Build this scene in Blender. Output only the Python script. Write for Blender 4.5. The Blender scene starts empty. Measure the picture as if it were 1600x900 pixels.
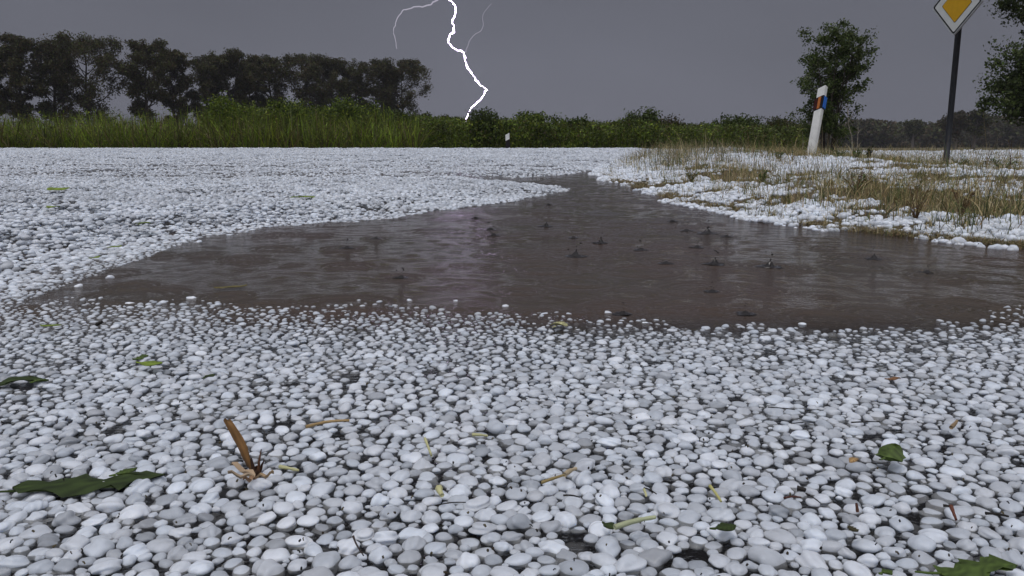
import bpy, math, random
import numpy as np
from mathutils import Vector, Matrix, noise as mnoise

R = math.radians
rng = np.random.default_rng(11)
random.seed(11)
scene = bpy.context.scene
COL = scene.collection

# ------------------------------------------------------------------ camera
CAM_H = 0.22
F_PX = 1250.0
PITCH = math.atan((450 - 226) / F_PX)
cam_data = bpy.data.cameras.new('camera')
cam = bpy.data.objects.new('camera', cam_data)
COL.objects.link(cam)
cam.location = (0, 0, CAM_H)
cam.rotation_euler = (R(90) - PITCH, 0, 0)
cam_data.sensor_width = 36
cam_data.lens = F_PX / 1600 * 36
cam_data.clip_start = 0.02
cam_data.clip_end = 6000
scene.camera = cam

# ------------------------------------------------------------------ world: storm sky
world = bpy.data.worlds.new('World')
scene.world = world
world.use_nodes = True
SUN_EL, SUN_AZ = 72, 210          # sun behind the camera above thick cloud
def build_world():
    nt = world.node_tree
    nt.nodes.clear()
    N, L = nt.nodes.new, nt.links.new
    out = N('ShaderNodeOutputWorld')
    tc = N('ShaderNodeTexCoord')
    sep = N('ShaderNodeSeparateXYZ')
    L(tc.outputs['Generated'], sep.inputs[0])
    # brightness grows overhead and behind the storm front, which stands in +Y
    m1 = N('ShaderNodeMath'); m1.operation = 'MULTIPLY'; m1.inputs[1].default_value = -0.25
    L(sep.outputs['Y'], m1.inputs[0])
    m2 = N('ShaderNodeMath'); m2.operation = 'MULTIPLY_ADD'; m2.inputs[1].default_value = 1.0
    L(sep.outputs['Z'], m2.inputs[0]); L(m1.outputs[0], m2.inputs[2])
    ramp = N('ShaderNodeValToRGB')
    mr = N('ShaderNodeMapRange'); mr.inputs['From Min'].default_value = -0.5; mr.inputs['From Max'].default_value = 1.1
    L(m2.outputs[0], mr.inputs[0])
    ns = N('ShaderNodeTexNoise'); ns.inputs['Scale'].default_value = 2.2; ns.inputs['Detail'].default_value = 3
    mp = N('ShaderNodeMapping'); mp.inputs['Scale'].default_value = (1, 1, 2.5)
    L(tc.outputs['Generated'], mp.inputs[0]); L(mp.outputs[0], ns.inputs['Vector'])
    ad = N('ShaderNodeMath'); ad.operation = 'MULTIPLY_ADD'; ad.inputs[1].default_value = 0.15
    sb = N('ShaderNodeMath'); sb.operation = 'SUBTRACT'; sb.inputs[1].default_value = 0.5
    L(ns.outputs['Fac'], sb.inputs[0]); L(sb.outputs[0], ad.inputs[0]); L(mr.outputs[0], ad.inputs[2])
    L(ad.outputs[0], ramp.inputs[0])
    cr = ramp.color_ramp
    cr.elements[0].position = 0.0;  cr.elements[0].color = (0.166, 0.171, 0.208, 1)
    cr.elements[1].position = 1.0;  cr.elements[1].color = (0.98, 1.02, 1.14, 1)
    for p, c in ((0.16, (0.157, 0.162, 0.196, 1)), (0.27, (0.116, 0.120, 0.143, 1)), (0.36, (0.090, 0.092, 0.110, 1)), (0.50, (0.12, 0.125, 0.145, 1)), (0.70, (0.32, 0.335, 0.38, 1))):
        e = cr.elements.new(p); e.color = c
    # left/right tint: storm front is a touch greyer at the far left
    bg1 = N('ShaderNodeBackground'); bg1.inputs['Strength'].default_value = 1.0
    L(ramp.outputs[0], bg1.inputs['Color'])
    sky = N('ShaderNodeTexSky'); sky.sky_type = 'NISHITA'; sky.sun_disc = False
    sky.sun_elevation = R(SUN_EL); sky.sun_rotation = R(SUN_AZ); sky.dust_density = 5
    hs = N('ShaderNodeHueSaturation'); hs.inputs['Saturation'].default_value = 0.35; hs.inputs['Value'].default_value = 1.0
    L(sky.outputs[0], hs.inputs['Color'])
    # the clear sky only leaks through where the cloud is thin: behind and overhead
    mx = N('ShaderNodeMix'); mx.data_type = 'RGBA'; mx.blend_type = 'MULTIPLY'; mx.inputs['Factor'].default_value = 1
    L(hs.outputs[0], mx.inputs['A']); L(ramp.outputs[0], mx.inputs['B'])
    bg2 = N('ShaderNodeBackground'); bg2.inputs['Strength'].default_value = 0.05
    L(mx.outputs['Result'], bg2.inputs['Color'])
    addn = N('ShaderNodeAddShader')
    L(bg1.outputs[0], addn.inputs[0]); L(bg2.outputs[0], addn.inputs[1])
    L(addn.outputs[0], out.inputs['Surface'])
build_world()

sun_d = bpy.data.lights.new('sun', 'SUN')
sun = bpy.data.objects.new('sun', sun_d)
COL.objects.link(sun)
sun_d.energy = 0.65
sun_d.angle = R(16)
sun_d.color = (1.0, 0.96, 0.90)
# light travels from behind-left above towards +Y
_d = Vector((math.sin(R(SUN_AZ)) * math.cos(R(SUN_EL)), math.cos(R(SUN_AZ)) * math.cos(R(SUN_EL)), math.sin(R(SUN_EL))))
sun.rotation_euler = _d.to_track_quat('Z', 'Y').to_euler()

vs = scene.view_settings
vs.view_transform = 'Standard'; vs.look = 'None'; vs.exposure = 0.0; vs.gamma = 1.0
vs.use_curve_mapping = False
scene.cycles.max_bounces = 8
scene.cycles.transparent_max_bounces = 12

# ------------------------------------------------------------------ pixel <-> world
CF = np.array([0, math.cos(PITCH), -math.sin(PITCH)])
CU = np.array([0, math.sin(PITCH), math.cos(PITCH)])
C0 = np.array([0, 0, CAM_H])
def ray(px, py):
    return CF + (px - 800) / F_PX * np.array([1.0, 0, 0]) + (450 - py) / F_PX * CU
def gp(px, py, z=0.0):
    d = ray(px, py); return C0 + d * ((z - CAM_H) / d[2])
def at(px, py, Y):
    d = ray(px, py); return C0 + d * (Y / d[1])

# ------------------------------------------------------------------ mesh helpers
def tag(o, label=None, cat=None, group=None, kind=None):
    if label: o['label'] = label
    if cat: o['category'] = cat
    if group: o['group'] = group
    if kind: o['kind'] = kind
    return o
def empty(name, loc, rz=0):
    o = bpy.data.objects.new(name, None); o.location = loc; o.rotation_euler = (0, 0, rz)
    o.empty_display_size = 0.1
    COL.objects.link(o); return o

class MB:
    """collects vertex / face arrays of equal-sized faces and builds one mesh"""
    def __init__(s): s.V = []; s.F = []; s.C = []; s.n = 0
    def add(s, v, f, c=None):
        v = np.asarray(v, float).reshape(-1, 3)
        if isinstance(f, np.ndarray): s.F.append(f + s.n)
        else:
            by = {}
            for q in f: by.setdefault(len(q), []).append(q)
            for k in by: s.F.append(np.array(by[k], dtype=np.int64) + s.n)
        s.V.append(v); s.n += len(v)
        if c is None: c = (1, 1, 1)
        c = np.asarray(c, float)
        if c.ndim == 1: c = np.tile(c, (len(v), 1))
        s.C.append(c)
        return s
    def build(s, name, mat, parent=None, smooth=True, loc=None, link=True):
        me = bpy.data.meshes.new(name)
        V = np.concatenate(s.V).astype(np.float32); C = np.concatenate(s.C).astype(np.float32)
        if loc is not None: V = V - np.array(loc, dtype=np.float32)
        me.vertices.add(len(V)); me.vertices.foreach_set('co', V.ravel())
        nl = sum(f.size for f in s.F); nf = sum(len(f) for f in s.F)
        me.loops.add(nl); me.loops.foreach_set('vertex_index', np.concatenate([f.ravel() for f in s.F]).astype(np.int32))
        me.polygons.add(nf)
        tot = np.concatenate([np.full(len(f), f.shape[1], dtype=np.int32) for f in s.F])
        st = np.concatenate(([0], np.cumsum(tot)[:-1])).astype(np.int32)
        me.polygons.foreach_set('loop_start', st)
        me.polygons.foreach_set('use_smooth', np.full(nf, smooth, dtype=bool))
        at_ = me.color_attributes.new('tint', 'FLOAT_COLOR', 'POINT')
        at_.data.foreach_set('color', np.concatenate([C, np.ones((len(C), 1), np.float32)], 1).ravel())
        me.update(calc_edges=True); me.validate()
        if mat: me.materials.append(mat)
        o = bpy.data.objects.new(name, me)
        if loc is not None: o.location = loc
        if link: COL.objects.link(o)
        if parent is not None:
            o.parent = parent
            if loc is None:
                o.matrix_parent_inverse = parent_matrix(parent).inverted()
        return o
def parent_matrix(p):
    m = Matrix.LocRotScale(p.location, p.rotation_euler, p.scale)
    if p.parent: m = parent_matrix(p.parent) @ p.matrix_parent_inverse @ m
    return m

def tube(mb, pts, rad, sides=6, c=None, cap=True):
    P = np.asarray(pts, float); n = len(P)
    rad = np.full(n, rad) if np.isscalar(rad) else np.asarray(rad, float)
    T = np.gradient(P, axis=0); T /= np.linalg.norm(T, axis=1, keepdims=True) + 1e-12
    ref = np.array([0, 0, 1.0]) if abs(T[:, 2]).mean() < 0.8 else np.array([1.0, 0, 0])
    A = np.cross(T, ref); A /= np.linalg.norm(A, axis=1, keepdims=True) + 1e-12
    B = np.cross(T, A)
    an = np.arange(sides) * 2 * math.pi / sides
    V = P[:, None] + rad[:, None, None] * (A[:, None] * np.cos(an)[None, :, None] + B[:, None] * np.sin(an)[None, :, None])
    f = []
    i = np.arange(n - 1)[:, None] * sides; j = np.arange(sides)[None]; j2 = (j + 1) % sides
    f = np.stack([i + j, i + j2, i + sides + j2, i + sides + j], -1).reshape(-1, 4)
    V = V.reshape(-1, 3)
    if cap:
        mb.add(V, list(map(tuple, f)) + [tuple(range(sides)), tuple(range((n - 1) * sides, n * sides))[::-1]], c)
    else: mb.add(V, f, c)

def rvec(n, g=None):
    g = g or rng
    v = g.normal(size=(n, 3)); return v / np.linalg.norm(v, axis=1, keepdims=True)
def leaves(mb, C, size, tint, g=None, aspect=0.6, droop=None, flat=0.0):
    """one small pointed quad per centre, turned at random"""
    g = g or rng
    n = len(C); size = np.broadcast_to(size, (n,))[:, None]
    a = rvec(n, g)
    if droop is not None: a = a * (1, 1, 0.5) + np.array([0, 0, droop]); a /= np.linalg.norm(a, axis=1, keepdims=True)
    b = np.cross(a, rvec(n, g)); b /= np.linalg.norm(b, axis=1, keepdims=True) + 1e-9
    k = np.cross(a, b)
    V = np.stack([C - a * size * .5, C + b * size * .5 * aspect + k * size * .08, C + a * size * .5, C - b * size * .5 * aspect + k * size * .08], 1).reshape(-1, 3)
    F = np.arange(4 * n).reshape(n, 4)
    mb.add(V, F, np.repeat(tint, 4, axis=0))

def hnoise(x, y, s, seed=0):
    """cheap smooth 2-D noise in -1..1 from rotated sines"""
    x = np.asarray(x, float) / s; y = np.asarray(y, float) / s
    o = np.zeros(np.broadcast(x, y).shape)
    g = np.random.default_rng(seed)
    for k in range(7):
        a = g.uniform(0, 6.28); fr = g.uniform(0.7, 2.6); p = g.uniform(0, 6.28)
        o = o + np.sin((x * math.cos(a) + y * math.sin(a)) * fr * 2.2 + p + 1.1 * np.sin((y * math.cos(a) - x * math.sin(a)) * fr * 1.3 + p * 2))
    return np.clip(o / 4.2, -1, 1)
def sstep(x, a, b):
    t = np.clip((np.asarray(x, float) - a) / (b - a), 0, 1); return t * t * (3 - 2 * t)

# ------------------------------------------------------------------ materials
def mat(name):
    m = bpy.data.materials.new(name); m.use_nodes = True
    nt = m.node_tree; b = nt.nodes['Principled BSDF']
    return m, nt, b
def simple(name, col, rough=0.6, spec=0.5, nscale=None, namt=0.3, bump=0.0, bscale=50, tint=False, metallic=0.0, coat=0.0, trans=0.0):
    m, nt, b = mat(name)
    N, L = nt.nodes.new, nt.links.new
    b.inputs['Roughness'].default_value = rough
    b.inputs['Specular IOR Level'].default_value = spec
    b.inputs['Metallic'].default_value = metallic
    b.inputs['Coat Weight'].default_value = coat
    last = None
    rgb = N('ShaderNodeRGB'); rgb.outputs[0].default_value = (*col, 1); last = rgb.outputs[0]
    tc = N('ShaderNodeTexCoord')
    if nscale:
        ns = N('ShaderNodeTexNoise'); ns.inputs['Scale'].default_value = nscale; ns.inputs['Detail'].default_value = 5
        L(tc.outputs['Object'], ns.inputs['Vector'])
        mr = N('ShaderNodeMapRange'); mr.inputs['From Min'].default_value = .3; mr.inputs['From Max'].default_value = .7
        mr.inputs['To Min'].default_value = 1 - namt; mr.inputs['To Max'].default_value = 1 + namt
        L(ns.outputs['Fac'], mr.inputs[0])
        v = N('ShaderNodeVectorMath'); v.operation = 'SCALE'; L(last, v.inputs[0]); L(mr.outputs[0], v.inputs['Scale']); last = v.outputs[0]
    if tint:
        a = N('ShaderNodeAttribute'); a.attribute_name = 'tint'
        v = N('ShaderNodeVectorMath'); v.operation = 'MULTIPLY'; L(last, v.inputs[0]); L(a.outputs['Color'], v.inputs[1]); last = v.outputs[0]
    L(last, b.inputs['Base Color'])
    if bump:
        n2 = N('ShaderNodeTexNoise'); n2.inputs['Scale'].default_value = bscale; n2.inputs['Detail'].default_value = 4
        L(tc.outputs['Object'], n2.inputs['Vector'])
        bp = N('ShaderNodeBump'); bp.inputs['Strength'].default_value = bump; bp.inputs['Distance'].default_value = 1.0 / bscale
        L(n2.outputs['Fac'], bp.inputs['Height']); L(bp.outputs[0], b.inputs['Normal'])
    if trans:
        tr = N('ShaderNodeBsdfTranslucent'); L(last, tr.inputs['Color'])
        mx = N('ShaderNodeMixShader'); mx.inputs[0].default_value = trans
        L(b.outputs[0], mx.inputs[1]); L(tr.outputs[0], mx.inputs[2])
        L(mx.outputs[0], nt.nodes['Material Output'].inputs['Surface'])
    return m

def m_hail():
    m, nt, b = mat('hail_ice')
    N, L = nt.nodes.new, nt.links.new
    a = N('ShaderNodeAttribute'); a.attribute_name = 'tint'
    tc = N('ShaderNodeTexCoord')
    ns = N('ShaderNodeTexNoise'); ns.inputs['Scale'].default_value = 90; ns.inputs['Detail'].default_value = 3
    L(tc.outputs['Object'], ns.inputs['Vector'])
    mr = N('ShaderNodeMapRange'); mr.inputs['From Min'].default_value = .3; mr.inputs['From Max'].default_value = .7
    mr.inputs['To Min'].default_value = .86; mr.inputs['To Max'].default_value = 1.06
    L(ns.outputs['Fac'], mr.inputs[0])
    v = N('ShaderNodeVectorMath'); v.operation = 'SCALE'; L(a.outputs['Color'], v.inputs[0]); L(mr.outputs[0], v.inputs['Scale'])
    L(v.outputs[0], b.inputs['Base Color'])
    b.inputs['Roughness'].default_value = 0.24
    b.inputs['Specular IOR Level'].default_value = 0.35
    b.inputs['IOR'].default_value = 1.31
    b.inputs['Subsurface Weight'].default_value = 0.45
    b.inputs['Subsurface Radius'].default_value = (.9, 1.0, 1.15); b.inputs['Subsurface Scale'].default_value = .004
    n2 = N('ShaderNodeTexNoise'); n2.inputs['Scale'].default_value = 260; n2.inputs['Detail'].default_value = 3
    L(tc.outputs['Object'], n2.inputs['Vector'])
    bp = N('ShaderNodeBump'); bp.inputs['Strength'].default_value = .22; bp.inputs['Distance'].default_value = .002
    L(n2.outputs['Fac'], bp.inputs['Height']); L(bp.outputs[0], b.inputs['Normal'])
    return m
def m_water():
    m, nt, b = mat('muddy_water')
    nt.nodes.remove(b)
    N, L = nt.nodes.new, nt.links.new
    out = nt.nodes['Material Output']
    tc = N('ShaderNodeTexCoord')
    mp = N('ShaderNodeMapping'); mp.inputs['Scale'].default_value = (1, 1.6, 1)
    L(tc.outputs['Object'], mp.inputs[0])
    n1 = N('ShaderNodeTexNoise'); n1.inputs['Scale'].default_value = 26; n1.inputs['Detail'].default_value = 3; n1.inputs['Distortion'].default_value = .6
    n2 = N('ShaderNodeTexNoise'); n2.inputs['Scale'].default_value = 150; n2.inputs['Detail'].default_value = 2
    L(mp.outputs[0], n1.inputs['Vector']); L(mp.outputs[0], n2.inputs['Vector'])
    b1 = N('ShaderNodeBump'); b1.inputs['Strength'].default_value = 1; b1.inputs['Distance'].default_value = .0015
    b2 = N('ShaderNodeBump'); b2.inputs['Strength'].default_value = 1; b2.inputs['Distance'].default_value = .0014
    L(n1.outputs['Fac'], b1.inputs['Height']); L(n2.outputs['Fac'], b2.inputs['Height']); L(b1.outputs[0], b2.inputs['Normal'])
    nrm = b2.outputs[0]
    df = N('ShaderNodeBsdfDiffuse'); L(nrm, df.inputs['Normal'])
    # silt clouds in the water
    n3 = N('ShaderNodeTexNoise'); n3.inputs['Scale'].default_value = 2.2; n3.inputs['Detail'].default_value = 5
    L(tc.outputs['Object'], n3.inputs['Vector'])
    cr = N('ShaderNodeValToRGB'); cr.color_ramp.elements[0].position = .35; cr.color_ramp.elements[0].color = (.092, .058, .043, 1)
    cr.color_ramp.elements[1].position = .65; cr.color_ramp.elements[1].color = (.082, .064, .046, 1)
    L(n3.outputs['Fac'], cr.inputs[0]); L(cr.outputs[0], df.inputs['Color'])
    tp = N('ShaderNodeBsdfTransparent'); tp.inputs['Color'].default_value = (.70, .69, .67, 1)
    # silt hangs in the open puddle; among the floating ice in front the water is clear
    sp = N('ShaderNodeSeparateXYZ'); L(tc.outputs['Object'], sp.inputs[0])
    cl = N('ShaderNodeMapRange'); cl.interpolation_type = 'SMOOTHSTEP'
    cl.inputs['From Min'].default_value = .86; cl.inputs['From Max'].default_value = 1.06
    cl.inputs['To Min'].default_value = .97; cl.inputs['To Max'].default_value = .28
    L(sp.outputs['Y'], cl.inputs[0])
    mx = N('ShaderNodeMixShader'); L(cl.outputs[0], mx.inputs[0])
    L(df.outputs[0], mx.inputs[1]); L(tp.outputs[0], mx.inputs[2])
    gl = N('ShaderNodeBsdfGlossy'); gl.inputs['Roughness'].default_value = .06; L(nrm, gl.inputs['Normal'])
    fr = N('ShaderNodeFresnel'); fr.inputs['IOR'].default_value = 1.33; L(nrm, fr.inputs['Normal'])
    m2 = N('ShaderNodeMixShader'); L(fr.outputs[0], m2.inputs[0]); L(mx.outputs[0], m2.inputs[1]); L(gl.outputs[0], m2.inputs[2])
    L(m2.outputs[0], out.inputs['Surface'])
    return m
def m_emit(name, col, st):
    m, nt, b = mat(name)
    b.inputs['Base Color'].default_value = (0, 0, 0, 1)
    b.inputs['Emission Color'].default_value = (*col, 1); b.inputs['Emission Strength'].default_value = st
    return m

M = {}
M['hail'] = m_hail()
M['water'] = m_water()
M['ground'] = simple('wet_ground', (1, 1, 1), .75, .3, 35, .35, .5, 60, tint=True)
M['leaf'] = simple('foliage', (1, 1, 1), .6, .25, tint=True, trans=.25)
M['bark'] = simple('bark', (1, 1, 1), .9, .2, 20, .35, .5, 25, tint=True)
M['straw'] = simple('straw', (1, 1, 1), .6, .3, 60, .25, tint=True, trans=.15)
M['white_plastic'] = simple('white_plastic', (.86, .85, .80), .42, .4, 14, .09, .05, 30)
M['black_plastic'] = simple('black_plastic', (.012, .009, .010), .35, .4, 40, .2)
M['orange_reflector'] = simple('orange_reflector', (.50, .16, .04), .25, .5, 60, .15)
M['red_reflector'] = simple('dark_red_reflector', (.05, .008, .006), .3, .5, 60, .2)
M['blue_reflector'] = simple('blue_reflector', (.03, .17, .62), .22, .6, 60, .15)
M['steel'] = simple('dark_weathered_steel', (.016, .017, .020), .5, .4, 25, .35, .15, 60)
M['sign_white'] = simple('sign_white', (.62, .63, .60), .4, .4, 18, .06)
M['sign_yellow'] = simple('sign_yellow', (.62, .34, .01), .4, .4, 18, .06)
M['sign_black'] = simple('sign_black', (.012, .012, .013), .45, .4, 18, .1)
M['aluminium'] = simple('aluminium_rim', (.42, .43, .44), .5, .5, 20, .15)
M['bolt'] = m_emit('lightning_core', (.80, .64, 1.0), 15.0)
M['bolt_branch'] = m_emit('lightning_branch', (.80, .76, .92), .55)
M['bolt_faint'] = m_emit('lightning_faint', (.62, .60, .74), .42)

# ------------------------------------------------------------------ shape of the place
XE = np.array([[0.0, 3.2], [.9, 2.2], [1.2, 1.45], [1.58, 1.17], [1.73, 1.11], [2.05, .90], [2.41, .77], [3.09, .69], [4.3, .66], [5.2, .66], [6.2, .70], [7.4, .86], [9, 1.15], [11.4, 1.6], [16, 2.6], [21, 3.6], [60, 12]])
XL = np.array([[0, -.7], [1.08, -.68], [1.16, -.72], [1.35, -.75], [1.63, -.78], [1.98, -.72], [2.22, -.60], [2.41, -.37], [2.78, -.20], [3.2, 0.02], [3.57, .15], [3.93, .29], [4.2, .25], [4.55, .12], [5.1, -.10], [5.45, .12], [5.8, .33], [6.4, .55], [7.0, .74], [7.6, .95], [9, 1.2], [60, 12]])
YF = np.array([[-.9, 3.0], [-.78, 2.5], [-.70, 1.15], [-.447, 1.118], [-.265, 1.10], [-.086, 1.074], [.04, 1.02], [.16, .998], [.308, .965], [.45, .94], [.55, .98], [.67, 1.04], [.84, 1.12], [1.0, 1.22], [1.2, 1.5], [1.5, 3]])
def xe(y): return np.interp(y, XE[:, 0], XE[:, 1]) + .035 * hnoise(y, 0 * y, .35, 3)
def xl(y): return np.interp(y, XL[:, 0], XL[:, 1])
def yf(x): return np.interp(x, YF[:, 0], YF[:, 1])
def drop_y(x): return np.interp(x, [2, 8], [17.5, 26])
def tz(x, y):
    """height of the bare ground"""
    x = np.asarray(x, float); y = np.asarray(y, float)
    d = x - xe(y)
    road = -.03 + .11 * sstep(y, 6.5, 17) + .012 * sstep(xl(y) - x, -.1, .5) * sstep(y, 1.3, 3)
    verge = -.03 + .055 * sstep(d, -.12, .22) + np.interp(y, [2, 9], [.02, .05]) * sstep(d, .2, 1.0) + np.interp(y, [2, 9], [.01, .035]) * sstep(d, 1.0, 2.2) - .112 * sstep(d, 1.9, 3.5) + .03 * sstep(d, 6, 12)
    verge = verge + .015 * hnoise(x, y, .8, 5) * sstep(d, 0, .5)
    z = np.where(d > -.12, np.maximum(verge, road * (1 - sstep(d, 0, 3)) + verge * sstep(d, 0, 3)), road)
    dr = drop_y(x)
    far = sstep(y, dr, dr + 3)
    z = z * (1 - far) - .62 * far
    return z
def road_z(x, y): return tz(x, y)
def hail_cover_verge(x, y):
    """1 where hail lies on the verge, 0 where grass shows"""
    d = x - xe(y)
    n = hnoise(x, y, .55, 8) * .6 + hnoise(x, y, .16, 9) * .4
    c = np.where(d < .06, -.35, np.where(d < .45, .24, np.where(d < .95, -.50, -.10)))
    # the narrow far end of the verge is nearly all white, the ground round the sign more open
    c = c + .75 * sstep(y, 4.5, 7) * (1 - sstep(d, .8, 2.6)) - .35 * sstep(d, 1.2, 2.5) * sstep(y, 9.5, 12) * (1 - sstep(d, 3.2, 5))
    c = c - .8 * np.exp(-((x - 3.6) ** 2 + ((y - 10) / 1.6) ** 2) / .8) - .5 * np.exp(-((x - 5.1) ** 2 + ((y - 8.9) / 1.5) ** 2) / .9)
    return c + n * 1.25

def build_ground():
    tx = np.linspace(-1, 1, 520); X = 0.9 * np.sinh(tx * 7.0)
    ty = np.linspace(0, 1, 620); Yv = -6 + 0 * ty
    Yv = .5 + 1.2 * np.sinh(-1.6 + ty * 8.2)
    Xg, Yg = np.meshgrid(X, Yv)
    Z = tz(Xg, Yg)
    d = Xg - xe(Yg)
    near = (np.abs(Xg) < 30) & (Yg < 30)
    Z = Z + np.where(near, .004 * hnoise(Xg, Yg, .09, 21), 0) + np.where(~near, .05 * hnoise(Xg, Yg, 9, 22), 0)
    C = np.zeros(Xg.shape + (3,))
    asphalt = np.array([.018, .016, .015]); soil = np.array([.075, .055, .030]); white = np.array([.56, .58, .62]); field = np.array([.10, .095, .045]); stub = np.array([.20, .145, .07])
    n = hnoise(Xg, Yg, .5, 23)[..., None]
    C[:] = asphalt
    wet = np.clip(.5 + 1.1 * hnoise(Xg * .3, Yg, .5, 54), .12, 1)[..., None]
    pile = wet * (sstep(xl(Yg) - Xg, .05, .35) * sstep(Yg, 1.6, 2.6))[..., None]
    C = C * (1 - pile) + white * .85 * pile
    trk = np.maximum(np.exp(-((Yg - 4.95 - .03 * Xg) / .10) ** 2), np.exp(-((Yg - 7.6 - .02 * Xg) / .2) ** 2)) * (hnoise(Xg, Yg, 1.2, 51) > -.35)
    C = C * (1 - .8 * trk[..., None])
    v = sstep(d, -.05, .05)[..., None]
    vg = np.where((hail_cover_verge(Xg, Yg) > .15)[..., None], white * .8 * sstep(Yg, 5, 9)[..., None] + soil * .9 * (1 - sstep(Yg, 5, 9)[..., None]), soil * (1 + .4 * n))
    C = C * (1 - v) + vg * v
    far = sstep(Yg, drop_y(Xg) + .8, drop_y(Xg) + 2)[..., None]
    band = sstep(np.sin(Yg * .22 + .02 * Xg) + .4 * hnoise(Xg, Yg, 30, 24), -.2, .6)[..., None]
    fc = field * (1 - band) + stub * band
    C = C * (1 - far) + fc * far
    h, w = Xg.shape
    i = np.arange(h - 1)[:, None] * w + np.arange(w - 1)[None]
    F = np.stack([i, i + 1, i + w + 1, i + w], -1).reshape(-1, 4)
    mb = MB(); mb.add(np.stack([Xg, Yg, Z], -1), F, C.reshape(-1, 3))
    o = mb.build('ground', M['ground']); tag(o, kind='structure')
build_ground()

# ------------------------------------------------------------------ puddle water with rain rings
SPL = [(899, 401, 1.2), (853, 354, .9), (938, 380, .95), (771, 368, .8), (743, 341, .8), (766, 359, .8), (896, 372, .6), (627, 434, .75), (542, 388, .8),
       (587, 373, .6), (857, 320, .6), (1050, 346, .7), (1072, 361, .8), (1104, 365, 1.25), (1135, 370, .7), (1001, 391, .8), (1089, 387, .8),
       (1040, 412, .8), (1116, 413, 1.1), (1202, 417, 1.25), (1112, 456, .7), (1164, 491, .8), (972, 491, .8), (1365, 405, .9), (1448, 426, .7)]
def build_water():
    s = np.concatenate([np.linspace(1000, 290, 90), np.linspace(289, 28, 700)])
    Yv = CAM_H * 1250 / s
    U = np.linspace(-1.15, 1.15, 1000)
    Yg, Ug = np.meshgrid(Yv, U, indexing='ij'); Xg = Yg * Ug
    g = np.random.default_rng(5)
    Z = np.zeros_like(Xg)
    rings = [(gp(px, py)[0], gp(px, py)[1], .012 + .02 * k, .0007 * k) for px, py, k in SPL]
    for _ in range(330):
        y = 1.0 + 5.5 * g.random() ** 1.6; x = g.uniform(xl(y) - .1, xe(y) + .1)
        rings.append((x, y, g.uniform(.006, .06), g.uniform(.0003, .0011)))
    for rx, ry, rr, amp in rings:
        ext = rr + .05
        iy = np.where((Yv > ry - ext) & (Yv < ry + ext))[0]
        if len(iy) == 0: continue
        a, b = iy[0], iy[-1] + 1
        r = np.hypot(Xg[a:b] - rx, Yg[a:b] - ry)
        lam = .012 + rr * .12
        Z[a:b] += amp * np.sin((r - rr) / lam * 6.283) * np.exp(-((r - rr) / (lam * 1.1)) ** 2)
    Z += .0005 * hnoise(Xg, Yg, .11, 31) + .0004 * hnoise(Xg, Yg, .045, 32)
    h, w = Xg.shape
    i = np.arange(h - 1)[:, None] * w + np.arange(w - 1)[None]
    F = np.stack([i, i + 1, i + w + 1, i + w], -1).reshape(-1, 4)
    mb = MB(); mb.add(np.stack([Xg, Yg, Z], -1), F)
    tag(mb.build('puddle_water', M['water']), kind='structure')
build_water()

# ------------------------------------------------------------------ hail
def ico(level):
    t = (1 + 5 ** .5) / 2
    v = [(-1, t, 0), (1, t, 0), (-1, -t, 0), (1, -t, 0), (0, -1, t), (0, 1, t), (0, -1, -t), (0, 1, -t), (t, 0, -1), (t, 0, 1), (-t, 0, -1), (-t, 0, 1)]
    f = [(0, 11, 5), (0, 5, 1), (0, 1, 7), (0, 7, 10), (0, 10, 11), (1, 5, 9), (5, 11, 4), (11, 10, 2), (10, 7, 6), (7, 1, 8), (3, 9, 4), (3, 4, 2), (3, 2, 6), (3, 6, 8), (3, 8, 9), (4, 9, 5), (2, 4, 11), (6, 2, 10), (8, 6, 7), (9, 8, 1)]
    v = [np.array(a) / np.linalg.norm(a) for a in v]
    for _ in range(level):
        cache = {}; nf = []
        def mid(a, b):
            k = (min(a, b), max(a, b))
            if k not in cache:
                m_ = v[a] + v[b]; v.append(m_ / np.linalg.norm(m_)); cache[k] = len(v) - 1
            return cache[k]
        for a, b, c in f:
            ab, bc, ca = mid(a, b), mid(b, c), mid(c, a)
            nf += [(a, ab, ca), (b, bc, ab), (c, ca, bc), (ab, bc, ca)]
        f = nf
    return np.array(v), np.array(f)
def dome():
    V = [(0, 0, 1)]; F = []
    for k in range(6):
        a = k * math.pi / 3; V.append((.72 * math.cos(a), .72 * math.sin(a), .68))
    for k in range(6):
        a = k * math.pi / 3 + .5; V.append((math.cos(a), math.sin(a), -.25))
    for k in range(6):
        k2 = (k + 1) % 6
        F += [(0, 1 + k, 1 + k2), (1 + k, 7 + k, 1 + k2), (1 + k2, 7 + k, 7 + k2)]
    return np.array(V), np.array(F)
ICO = {3: ico(3), 2: ico(2), 1: ico(1), 'd': dome()}

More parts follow.
